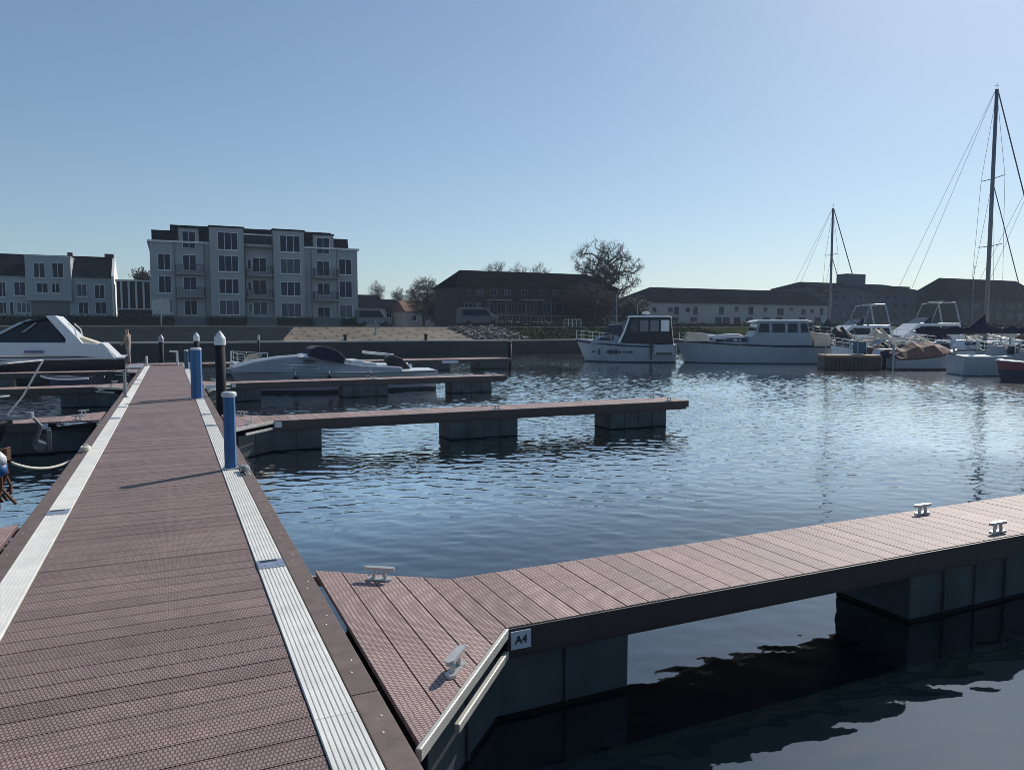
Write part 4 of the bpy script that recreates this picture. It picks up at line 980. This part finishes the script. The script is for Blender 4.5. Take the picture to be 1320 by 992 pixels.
# terraced houses on the left --------------------------------------
YT = 110.
def XT(zx): return onY(zx/5.5, 370, YT)[0]
def ZT(zx, zy): return onY(zx/5.5, 280+zy/5.5, YT)[1]
te = thing('terraced_house', 'white terraced house with slate roof and taller box front, at far left', 'house', (0,0,0), 0, 'terraced houses at far left')
te2 = thing('terraced_house', 'right hand end house of the terrace with a sunlit white end wall', 'house', (0,0,0), 0, 'terraced houses at far left')
te3 = thing('terraced_house', 'terraced house at the left frame edge, left of the box fronted house', 'house', (0,0,0), 0, 'terraced houses at far left')
ze, zrg = ZT(650,428), ZT(500,255)
xb0, xb1, xe1, xm = XT(188), XT(512), XT(792), XT(188)
def terr(t_, x0_, x1_, endwall=False):
    MB().bb(x0_,x1_,YT,YT+9,GZ-.2,ze).build('wall', 'render2', t_)
    MB().profx([(YT-.25,ze+.002),(YT+.12,ze+.25),(YT+3.9,zrg),(YT+4.6,zrg),(YT+9.2,ze+.002)], x0_, x1_).build('roof', 'slate', t_)
terr(te, XT(188)+.01, XT(512)); terr(te2, XT(512)+.01, xe1); terr(te3, XT(-430), XT(188))
for t_, x_ in ((te,XT(480)),(te2,XT(752)),(te2,XT(783))):
    MB().bb(x_-.28,x_+.28,YT+3.7,YT+4.5,zrg-.5,zrg+.42).build('chimney', 'brick', t_)
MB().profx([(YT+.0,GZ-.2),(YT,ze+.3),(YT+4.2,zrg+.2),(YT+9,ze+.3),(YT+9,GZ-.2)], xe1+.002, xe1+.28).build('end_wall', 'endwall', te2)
zbx = ZT(350,282)
MB().bb(xb0+.02,xb1-.02,YT-.7,YT+4,ZT(350,592),zbx).build('box_front', 'render2', te); MB().bb(xb0-.05,xb1+.05,YT-.8,YT+4,zbx,zbx+.12).build('box_roof', 'trimw', te)
def wt(t_, x0_, x1_, y0_, y1_, off=0, **k):
    return window_y(t_, YT-off, XT(x0_), XT(x1_), ZT((x0_+x1_)/2,y1_), ZT((x0_+x1_)/2,y0_), **k)
wt(te,248,332,325,432,.7); wt(te,378,462,325,432,.7); wt(te,262,348,468,540,.7); wt(te,368,432,468,540,.7)
wt(te2,543,616,470,562); wt(te2,668,742,478,580); wt(te2,548,622,600,684,sill=False); wt(te2,668,752,600,684,sill=False)
wt(te3,98,182,458,556); wt(te3,-10,42,455,566); wt(te3,-120,-40,455,566); wt(te3,-12,42,600,684,sill=False); wt(te3,60,92,596,690,cols=1,sill=False)
MB().bb(xb0+.4,xb1-.4,YT-.06,YT-.01,GZ,ZT(350,598)).build('garage_door', 'framedk', te)
wt(te3,112,215,602,680,.0,cols=3,sill=False)
wt(te2,690,742,352,396,-2.0,cols=1,sill=False,name='roof_window',fw=.05)
# striped pavilion --------------------------------------------------
YP = 106.
pv = thing('pavilion', 'dark pavilion with vertical pale stripes between terrace and apartment block', 'building', (0,0,0))
xp0, xp1 = onY(150.5,380,YP)[0], onY(198,380,YP)[0]; zt_, zb_ = onY(172,363,YP)[1], onY(172,398,YP)[1]
MB().bb(xp0,xp1,YP,YP+6,GZ-.2,zt_).build('wall', 'woodslat', pv)
MB().bb(xp0-.1,xp1,YP-.3,YP+6.2,zt_,zt_+.22).build('roof', 'trimw', pv); MB().bb(xp0-.05,xp1,YP-.25,YP-.003,zb_-.1,zb_+.05).build('ledge', 'trimw', pv)
for i in range(5):
    x = xp0+(xp1-xp0)*(.10+.2*i); MB().bb(x,x+.22,YP-.12,YP-.004,zb_+.052,zt_-.01).build('fin', 'trimw', pv)
# hedges and low garden walls in front --------------------------------
def leafy(o, x0, x1, y0, y1, z0, z1, n, s_, rnd):
    for i in range(n):
        x, y, z = rnd.uniform(x0,x1), rnd.uniform(y0,y1), z0+(z1-z0)*rnd.random()**.7
        if rnd.random() < .55: y = y0+rnd.random()*.12
        a, e = rnd.random()*6.28, rnd.uniform(-1,1); u = Vector((math.cos(a),math.sin(a),e)).normalized()*s_*rnd.uniform(.6,1.3); v = u.orthogonal().normalized()*s_*.6
        c = Vector((x,y,z)); o.quadfaces([c-u, c+v, c+u, c-v], [(0,1,2,3)])
YH = 92.
rnd = random.Random(11)
def hx(zx): return onY(180+zx/4.4, 415, YH)[0]
hz1 = onY(300,407.5,YH)[1]
for a, c_, l_ in ((-820,-420,'clipped dark hedge below the left frame edge terrace'),(-415,0,'clipped dark hedge below the striped pavilion'),(4,208,'clipped dark hedge below the left end of the apartment block'),(380,612,'clipped dark hedge below the left bay of the apartment block'),(780,992,'clipped dark hedge below the right bay of the apartment block'),(1144,1282,'clipped dark hedge at the right end of the apartment block')):
    o = MB(); x0, x1 = hx(a), hx(c_); o.bb(x0+.1,x1-.1,YH+.1,YH+.9,GZ-.15,hz1-.12); leafy(o, x0, x1, YH-.02, YH+1, GZ, hz1+.06, int((x1-x0)*130), .10, rnd)
    tag(o.build('hedge', 'hedge'), l_, 'hedge', 'hedges in front of the houses')
for a, c_, l_ in ((210,378,'grey garden wall between the first two hedges of the apartment block'),(614,778,'grey garden wall between the two bay hedges of the apartment block'),(994,1142,'grey garden wall left of the rightmost apartment hedge')):
    t_ = thing('garden_wall', l_, 'wall', (0,0,0), 0, 'garden walls in front of the apartment block')
    MB().bb(hx(a),hx(c_),YH+.3,YH+.6,GZ-.2,hz1-.1).build('wall', 'gardenwall', t_); MB().bb(hx(a),hx(c_),YH+.25,YH+.65,hz1-.098,hz1-.02).build('coping', 'coping', t_)
o = MB(); x0, x1 = 33., 150.; o.bb(x0,x1,79.2,80.0,2.2,2.95); leafy(o, x0, x1, 79.0, 80.1, 2.3, 3.12, 5200, .13, rnd)
tag(o.build('hedge', 'hedge'), 'long dark hedge above the grass bank, running behind the far row of boats', 'hedge', 'hedges in front of the houses')
# low houses between ------------------------------------------------
def house(label, px0, px1, Y, y_e, y_r, roofm, wallm, depth=8, hip=0, side=None, wins=(), name='house', gz=GZ, group=None, fm='frame', ridge_in=None):
    t_ = thing(name, label, 'house' if 'house' in name else 'building', (0,0,0), 0, group)
    pm = (px0+px1)/2; x0_, x1_ = onY(px0,400,Y)[0], onY(px1,400,Y)[0]; ze_, zr_ = onY(pm,y_e,Y)[1], onY(pm,y_r,Y+depth/2)[1]
    MB().bb(x0_,x1_,Y,Y+depth,gz-.3,ze_).build('wall', wallm, t_)
    h0 = hip if isinstance(hip,(int,float)) else hip[0]; h1 = hip if isinstance(hip,(int,float)) else hip[1]
    o = MB(); e = .35; zz = ze_+.003
    o.quadfaces([(x0_-e,Y-e,zz),(x1_+e,Y-e,zz),(x1_+e,Y+depth+e,zz),(x0_-e,Y+depth+e,zz),(x0_+h0,Y+depth/2,zr_),(x1_-h1,Y+depth/2,zr_)],
                [(3,2,1,0),(0,1,5,4),(2,3,4,5),(3,0,4),(1,2,5)])
    o.build('roof', roofm, t_)
    if side: MB().bb(x0_-.012,x0_-.003,Y+.01,Y+depth-.01,gz,ze_).build('side_wall', side, t_)
    for (a, c_, y0_, y1_, kw) in wins:
        xa_, za_ = onY(a,y0_,Y); xb_, zb_ = onY(c_,y1_,Y); window_y(t_, Y, xa_, xb_, zb_, za_, **{**dict(fm=fm), **kw})
    return t_, x0_, x1_, ze_, zr_
house('dark roofed low house just right of the apartment block', 462, 497, 118, 397, 380, 'slate', 'render2', 9, 0, wins=[(466,472,401,409,{}),(480,487,401,409,{})])
house('dark low house with a stepped roof, second right of the apartment block', 492, 530, 120, 398, 386, 'slate', 'darkwall', 9, 1.5, wins=[(498,505,402,410,{}),(512,519,402,410,{})])
house('low pale house with an orange tiled roof, left of the brick building', 524, 566, 112, 401, 388, 'orange', 'beigewall', 9, 0, wins=[(530,537,406,414,{}),(545,552,406,414,{})])
# brick building ----------------------------------------------------
YB = 86.
wl = []
for a, c_ in ((598,609),(613,620)): wl.append((a,c_,390,404,dict(cols=2,sill=False)))
for a in (627,641,655,668,683,700,716,730,745,760,774): wl.append((a,a+9,390,404,dict(cols=2,sill=False)))
for a in (599,614,632,650,672,695,712,734,752,771): wl.append((a,a+8,373.5,381,dict(cols=2,sill=False)))
for a in (630,648,668,690,710,732,755,775): wl.append((a,a+10,410,420,dict(cols=2,sill=False)))
bk, x0, x1, ze_, zr_ = house('dark brick building with a long brown roof and white balcony rail', 589, 797, YB, 371, 351.5, 'tiles', 'brick', 8.5, (2.0,2.5), 'brickside', wl, name='brick_building', fm='framedk')
zbal = onY(690,406,YB-1.2)[1]
bl = MB().bb(x0+.4,x1-.3,YB-1.2,YB-.003,zbal-1.05,zbal-.88).build('balcony', 'concrete', bk)
o = MB().bb(x0+.4,x1-.3,YB-1.2,YB-1.14,zbal-.10,zbal); k = x0+.4
while k < x1-.4: o.bb(k,k+.04,YB-1.19,YB-1.15,zbal-.88,zbal-.102); k += .5
o.build('railing', 'concrete', bl)
for a in (626,648,674,706,740,770):
    xx = onY(a,395,YB)[0]; MB().bb(xx-.05,xx+.05,YB-1.1,YB-.98,zbal-.87,onY(a,386,YB)[1]).build('column', 'framedk', bk)
for a, c_ in ((624,654),(670,696)): MB().bb(onY(a,386,YB)[0],onY(c_,386,YB)[0],YB-1.3,YB-.004,onY(a,387.5,YB)[1],onY(a,386.2,YB)[1]).build('awning', 'concrete', bk)
# long pale terrace on the right -------------------------------------
YW = 108.
wl = [(841,846,396,402,{}),(861,867,396,402,{}),(869,875,395,405,{}),(884,889,396,402,{}),(894,899,395,405,{}),(927,933,395,405,{}),(947,952,395,401,{}),(965,971,395,405,{}),(984,989,396,401,{}),(1002,1010,397,406,{}),(1018,1022,396,400,{}),(1033,1038,398,405,{}),(1045,1049,398,403,{}),(1057,1061,397,406,{})]
for a in (866,890,922,932,946,962,984,1000,1030,1050): wl.append((a,a+8,408.5,421,dict(cols=2,sill=False)))
house('long cream terrace with a plain dark hipped roof, behind the cruisers', 822, 1067, YW, 391.5, 373, 'slate', 'beigewall', 10, (6,.5), None, wl, name='terrace_building', fm='framedk')
# dark block and barn roofed building at far right --------------------
YD = 122.
wl = [(a,a+6,y,y+7,dict(cols=1,sill=False)) for y in (380,391,402) for a in range(1052,1172,11)]
dkb, x0, x1, ze_, zr_ = house('dark flat topped block with a square roof tower, far right of centre', 1044, 1181, YD, 372, 366, 'slate', 'darkwall', 12, (3,4), None, wl, name='dark_block', fm='framedk')
xa_, za_ = onY(1092,352.5,YD+3); xb_, _ = onY(1116,352.5,YD+3)
MB().bb(xa_,xb_,YD+3,YD+6,ze_-.5,za_).build('roof_tower', 'darkwall', dkb)
for a, c_ in ((1055,1078),(1126,1146),(1152,1170)):
    xa2, za2 = onY(a,368,YD); xb2, zb2 = onY(c_,379,YD); MB().bb(xa2,xb2,YD-.5,YD+3,zb2,za2-.2).build('dormer', 'brick', dkb)
house('low grey building in the gap left of the tall mast', 1178, 1240, 128, 392, 378, 'slate', 'darkwall', 9, 0, wins=[(1190,1196,396,402,{}),(1206,1212,396,402,{})], name='low_building', fm='framedk')
t_ = thing('stair_tower', 'small square rooftop tower in the gap left of the tall mast', 'tower', (0,0,0))
xa_, za_ = onY(1204,374,126); xb_, _ = onY(1222,374,126); MB().bb(xa_,xb_,126,129,GZ-.2,za_-.25).build('wall', 'darkwall', t_); MB().bb(xa_-.2,xb_+.2,125.8,129.2,za_-.248,za_).build('roof', 'slate', t_)
house('broad barn roofed brown building behind the tall mast, at the right edge', 1233, 1352, 112, 386, 361.5, 'tiles', 'brick', 14, (3.5,2), None, [(a,a+7,y,y+8,dict(cols=2,sill=False)) for y in (391,404) for a in range(1242,1345,14)], name='barn_building', fm='framedk')
# parked vans ---------------------------------------------------------
def van(label, px, Y, m, Lv=4.6, Hv=2.0):
    x = onY(px,415,Y)[0]; t_ = thing('parked_van', label, 'van', (x,Y,GZ), 0, 'vans parked behind the far quay')
    wf = lambda xx, z: .88 if z < 1.0 else .88-.18*(z-1.0)
    MB().prof([(-Lv/2,.32),(-Lv/2,Hv),(Lv*.18,Hv),(Lv*.34,1.15),(Lv*.48,1.0),(Lv/2,.62),(Lv/2,.32)], wf).build('body', m, t_, bevel=.06)
    for s_ in (-1,1):
        o = MB(); o.quadfaces([(-Lv*.46,s_*.83,1.15),(Lv*.26,s_*.83,1.15),(Lv*.16,s_*.74,Hv-.18),(-Lv*.46,s_*.74,Hv-.18)], [(0,1,2,3)]); o.quadfaces([(-Lv*.46,s_*.86,1.15),(Lv*.26,s_*.86,1.15),(Lv*.16,s_*.77,Hv-.18),(-Lv*.46,s_*.77,Hv-.18)], [(0,1,2,3)]); o.build('window', 'glass', t_)
        for xx in (-Lv*.32,Lv*.32): MB().tube([(xx,s_*.70,.33),(xx,s_*.91,.33)], .33, 14).build('wheel', 'tyre', t_)
    return t_
van('silver van parked in front of the left end of the brick building', 616, 78, 'carpaint')
van('white van parked left of the orange roofed house', 481, 92, 'vanwhite', 4.2, 2.1)
# signs, lamp posts, flag poles -----------------------------------------
def street_pole(label, px, Y, ytop, name='street_lamp', cat='street lamp', arm=.8, group=None, gz=GZ):
    x, z = onY(px, ytop, Y); t_ = thing(name, label, cat, (x,Y,gz-.1), 0, group); h = z-gz
    MB().tube([(0,0,0),(0,0,h)], .09, 8, .05).build('pole', 'dullsteel', t_)
    if arm: MB().tube([(0,0,h-.02),(arm*.5,-.1,h+.12),(arm,-.2,h+.12)], .04, 6).build('arm', 'dullsteel', t_); MB().box((arm,-.2,h+.08), (.5,.2,.1)).build('lamp_head', 'dullsteel', t_, bevel=.02)
    return t_
street_pole('thin pole in front of the long pale terrace, above the canvas wheelhouse cruiser', 795, 75, 379, 'flag_pole', 'pole', 0)
street_pole('thin pole on the tan steps below the low dark houses', 484, 66, 409, 'sign_pole', 'pole', 0, gz=1.7)
street_pole('short pale pole at the edge of the rubble bank', 643, 62, 424, 'sign_pole', 'pole', 0, gz=1.2)
street_pole('floodlight mast rising above the barn roofed building', 1256, 108, 343, 'floodlight_mast', 'lamp', .5)
x, z = onY(207,391,75); t_ = thing('notice_board', 'pale notice board on a pole in front of the apartment block', 'sign', (x,75,GZ-.1)); 
zt2, zb2 = onY(207,386,75)[1]-GZ, onY(207,404,75)[1]-GZ
MB().tube([(0,0,0),(0,0,zb2+.1)], .06, 8).build('pole', 'dullsteel', t_); MB().box((.05,-.05,(zt2+zb2)/2+.1), (1.5,.08,zt2-zb2)).build('board', 'poster', t_)
# railing on the grass bank
t_ = thing('railing', 'short pale railing above the grass bank', 'railing', (onY(738,420,74)[0],74,GZ-.2))
o = MB()
for k in range(5): o.tube([(-1.1+k*.55,0,0),(-1.1+k*.55,0,.95)], .03, 6)
o.tube([(-1.1,0,.95),(1.1,0,.95)], .03, 6); o.tube([(-1.1,0,.5),(1.1,0,.5)], .025, 6); o.build('rail', 'trimw', t_)

# ------------------------------------------------------------------ trees
def tree(label, px, Y, ytop, pxw, gz=GZ, seed=1, n=420, twig='twig', bud=None, nbud=0, bsize=.12, base=.30, rmin=.018, tw=7, tl=1., skew=(0,0), group='bare trees behind the waterfront', name='bare_tree', r0=.05):
    rn = random.Random(seed); x, zt = onY(px, ytop, Y); H = zt-gz
    d = ray(px, 400); W_ = pxw*(Y/d.y)/FPX
    t_ = thing(name, label, 'tree', (x,Y,gz-.05), 0, group)
    nodes = [Vector((0,0,H*base*k/4.)) for k in range(5)]; par = [-1,0,1,2,3]
    cz, rz, rx = H*(base*.75+(1-base*.75)*.5), H*(1-base*.75)*.5, W_/2
    lob = [(rn.uniform(0,6.28), rn.uniform(.1,.9), rn.uniform(.75,1.0)) for _ in range(7)]
    pts = []
    while len(pts) < n:
        v = Vector((rn.gauss(0,1),rn.gauss(0,1),rn.gauss(0,1))).normalized(); r_ = rn.random()**.45
        k = 1.
        for la, lz, lr in lob:
            if abs(math.atan2(math.sin(math.atan2(v.y,v.x)-la), math.cos(math.atan2(v.y,v.x)-la))) < .55 and v.z < lz: k = min(k, lr)
        v = v*r_*k
        if v.z < -.55 and abs(v.x)+abs(v.y) > .75: continue
        pts.append(Vector((v.x*rx+skew[0]*rx*v.z, v.y*rx*.9, cz+v.z*rz)))
    top = nodes[-1]; pts.sort(key=lambda p: (p-top).length)
    P = np.array([tuple(v) for v in nodes]); ends = []
    for p in pts:
        a = np.array(tuple(p)); dd = np.linalg.norm(P-a, axis=1)+.25*np.maximum(0, P[:,2]-a[2])*2; dd[:2] += 5
        q = int(dd.argmin()); A = nodes[q]; last = q; L_ = (p-A).length; m_ = max(1, int(L_/.9))
        for k in range(1, m_+1):
            u = k/m_; w_ = A.lerp(p, u)+Vector((rn.gauss(0,.08),rn.gauss(0,.08),rn.gauss(0,.05)+.10*L_*u*(1-u)))
            nodes.append(w_); par.append(last); last = len(nodes)-1; P = np.vstack([P, np.array([tuple(w_)])])
        ends.append(last)
    cnt = [0]*len(nodes)
    for e in ends:
        k = e
        while k >= 0: cnt[k] += 1; k = par[k]
    rad = [max(rmin, r0*(W_/9.)*(c/4.)**.47) for c in cnt]
    tr = MB(); cr = MB(); ch = {}
    for i, p in enumerate(par): ch.setdefault(p, []).append(i)
    for i, p in enumerate(par):
        if p < 0: continue
        (tr if cnt[i] > 6 else cr).tube([nodes[p], nodes[i]], min(rad[p], rad[i]*1.35), 6 if cnt[i] > 6 else 3, rad[i], cap=False)
    tips = []
    c0 = Vector((0,0,cz))
    for e in ends:
        for k in range(tw):
            o_ = (nodes[e]-c0).normalized()*.6+Vector((rn.gauss(0,.7),rn.gauss(0,.7),rn.gauss(.15,.6))); o_ = o_.normalized()*tl*rn.uniform(.35,1.)
            s0 = nodes[e]; m_ = s0+o_*.55+Vector((rn.gauss(0,.07),rn.gauss(0,.07),rn.gauss(.05,.07))); f_ = s0+o_
            cr.tube([s0, m_, f_], rmin*.9, 3, rmin*.55, cap=False)
            for j in range(2):
                g_ = m_.lerp(f_, rn.random()); h_ = g_+Vector((rn.gauss(0,.5),rn.gauss(0,.5),rn.gauss(.15,.5)))*.45*tl; cr.tube([g_, h_], rmin*.7, 3, rmin*.5, cap=False); tips.append(h_)
    tr.build('trunk', 'bark', t_)
    if nbud:
        cr.cur = 1
        for i in range(nbud):
            c = rn.choice(tips)+Vector((rn.gauss(0,.15),rn.gauss(0,.15),rn.gauss(0,.15)))
            u = Vector((rn.uniform(-1,1),rn.uniform(-1,1),rn.uniform(-1,1))).normalized()*bsize*rn.uniform(.5,1.4); v = u.orthogonal().normalized()*bsize*.7
            cr.quadfaces([c-u,c+v,c+u,c-v], [(0,1,2,3)])
    cr.build('crown', [twig, bud or twig], t_)
    return t_
TREES = [
 ('large bare spreading tree rising behind the right end of the brick building', 783, 112, 311, 92, dict(seed=5, n=520, base=.42, skew=(-.18,0), tw=7, tl=1.1, nbud=2600, bud='twig', bsize=.10)),
 ('reddish bare tree in front of the right end of the brick building', 757, 83, 368, 84, dict(seed=9, n=420, base=.10, twig='twigred', tw=9, tl=.8, nbud=5200, bud='twigred', bsize=.10)),
 ('dark bushy tree between brick building and long pale terrace', 812, 100, 384, 52, dict(seed=12, n=260, base=.10, tl=.7, nbud=4500, bud='evergreen', bsize=.16)),
 ('loose tree with young greenish leaves left of the brick building', 546, 104, 358, 50, dict(seed=21, n=260, base=.25, tl=.9, nbud=2200, bud='bud', bsize=.10)),
 ('dark ivy covered tree close to the left wall of the brick building', 562, 99, 386, 20, dict(seed=23, n=120, base=.2, tl=.6, nbud=1800, bud='evergreen', bsize=.13)),
 ('faint bare tree above the roof of the brick building, leftmost of three', 642, 150, 337, 40, dict(seed=31, n=260, base=.45, tw=6, tl=1.2)),
 ('faint bare tree above the roof of the brick building, middle of three', 668, 152, 341, 30, dict(seed=33, n=200, base=.5, tw=6, tl=1.1)),
 ('faint bare tree above the roof of the brick building, right of three', 694, 150, 338, 34, dict(seed=35, n=240, base=.45, tw=6, tl=1.2)),
 ('small bare tree just right of the apartment block', 485, 130, 365, 20, dict(seed=41, n=140, tw=6)),
 ('small bare tree between the low dark house and the greenish tree', 513, 128, 373, 22, dict(seed=43, n=140, tw=6)),
 ('small dark tree behind the striped pavilion roof', 186, 125, 350, 22, dict(seed=45, n=120, nbud=1600, bud='evergreen', bsize=.2)),
 ('narrow dark tree left of the small one behind the striped pavilion', 172.5, 126, 349, 5, dict(seed=47, n=40, nbud=500, bud='evergreen', bsize=.15, tl=.5)),
]
for l_, px, Y, yt, pw, kw in TREES: tree(l_, px, Y, yt, pw, **kw)

# ------------------------------------------------------------------ haze, light, camera
HAZE = .0003
if HAZE:
    hz = MB().bb(-505,505,-305,605,-2.3,30).build('haze', M['ground']); hz['kind'] = 'stuff'
    hm = bpy.data.materials.new('haze air'); hm.use_nodes = True; nt = hm.node_tree
    for n_ in list(nt.nodes):
        if n_.type != 'OUTPUT_MATERIAL': nt.nodes.remove(n_)
    vo = nt.nodes.new('ShaderNodeVolumePrincipled'); vo.inputs['Density'].default_value = HAZE; vo.inputs['Color'].default_value = (.62,.78,1,1); vo.inputs['Anisotropy'].default_value = .1
    nt.links.new(vo.outputs[0], nt.nodes['Material Output'].inputs['Volume'])
    hz.data.materials.clear(); hz.data.materials.append(hm)
EL, AZ = 36.6, 60.0                       # sun: right of the view, azimuth measured from +Y towards +X
wd = bpy.data.worlds.new('World'); S.world = wd; wd.use_nodes = True
nt = wd.node_tree; bg = nt.nodes['Background']
sk = nt.nodes.new('ShaderNodeTexSky'); sk.sky_type = 'NISHITA'; sk.sun_disc = False
sk.sun_elevation = R(EL); sk.sun_rotation = R(AZ); sk.altitude = 0; sk.air_density = 1.0; sk.dust_density = .5; sk.ozone_density = 6.0
gm = nt.nodes.new('ShaderNodeGamma'); gm.inputs['Gamma'].default_value = .8
nt.links.new(sk.outputs[0], gm.inputs['Color']); tn = nt.nodes.new('ShaderNodeVectorMath'); tn.operation = 'MULTIPLY'; tn.inputs[1].default_value = (1.0,1.005,.955)
nt.links.new(gm.outputs[0], tn.inputs[0]); nt.links.new(tn.outputs[0], bg.inputs['Color']); bg.inputs['Strength'].default_value = .148
sl = bpy.data.lights.new('sun', 'SUN'); sl.energy = 5.0; sl.angle = R(.5); sl.color = (1,.95,.87)
so = bpy.data.objects.new('sun', sl); COL.objects.link(so)
sd = Vector((math.sin(R(AZ))*math.cos(R(EL)), math.cos(R(AZ))*math.cos(R(EL)), math.sin(R(EL))))
so.rotation_euler = (-sd).to_track_quat('-Z','Y').to_euler(); so.location = sd*60
cam = bpy.data.cameras.new('camera'); cam.sensor_width = 36; cam.lens = FPX/1320*36; cam.clip_end = 3000; cam.clip_start = .05
co = bpy.data.objects.new('camera', cam); COL.objects.link(co); co.location = (0,0,ZC)
co.rotation_euler = (R(90)-PIT, 0, -YAW); S.camera = co
S.view_settings.view_transform = 'Standard'; S.view_settings.look = 'None'; S.view_settings.exposure = 0; S.view_settings.gamma = 1
S.render.engine = 'CYCLES'; S.cycles.use_denoising = True; S.cycles.max_bounces = 6; S.cycles.volume_bounces = 1; S.cycles.pixel_filter_type = 'BLACKMAN_HARRIS'; S.cycles.filter_width = .85
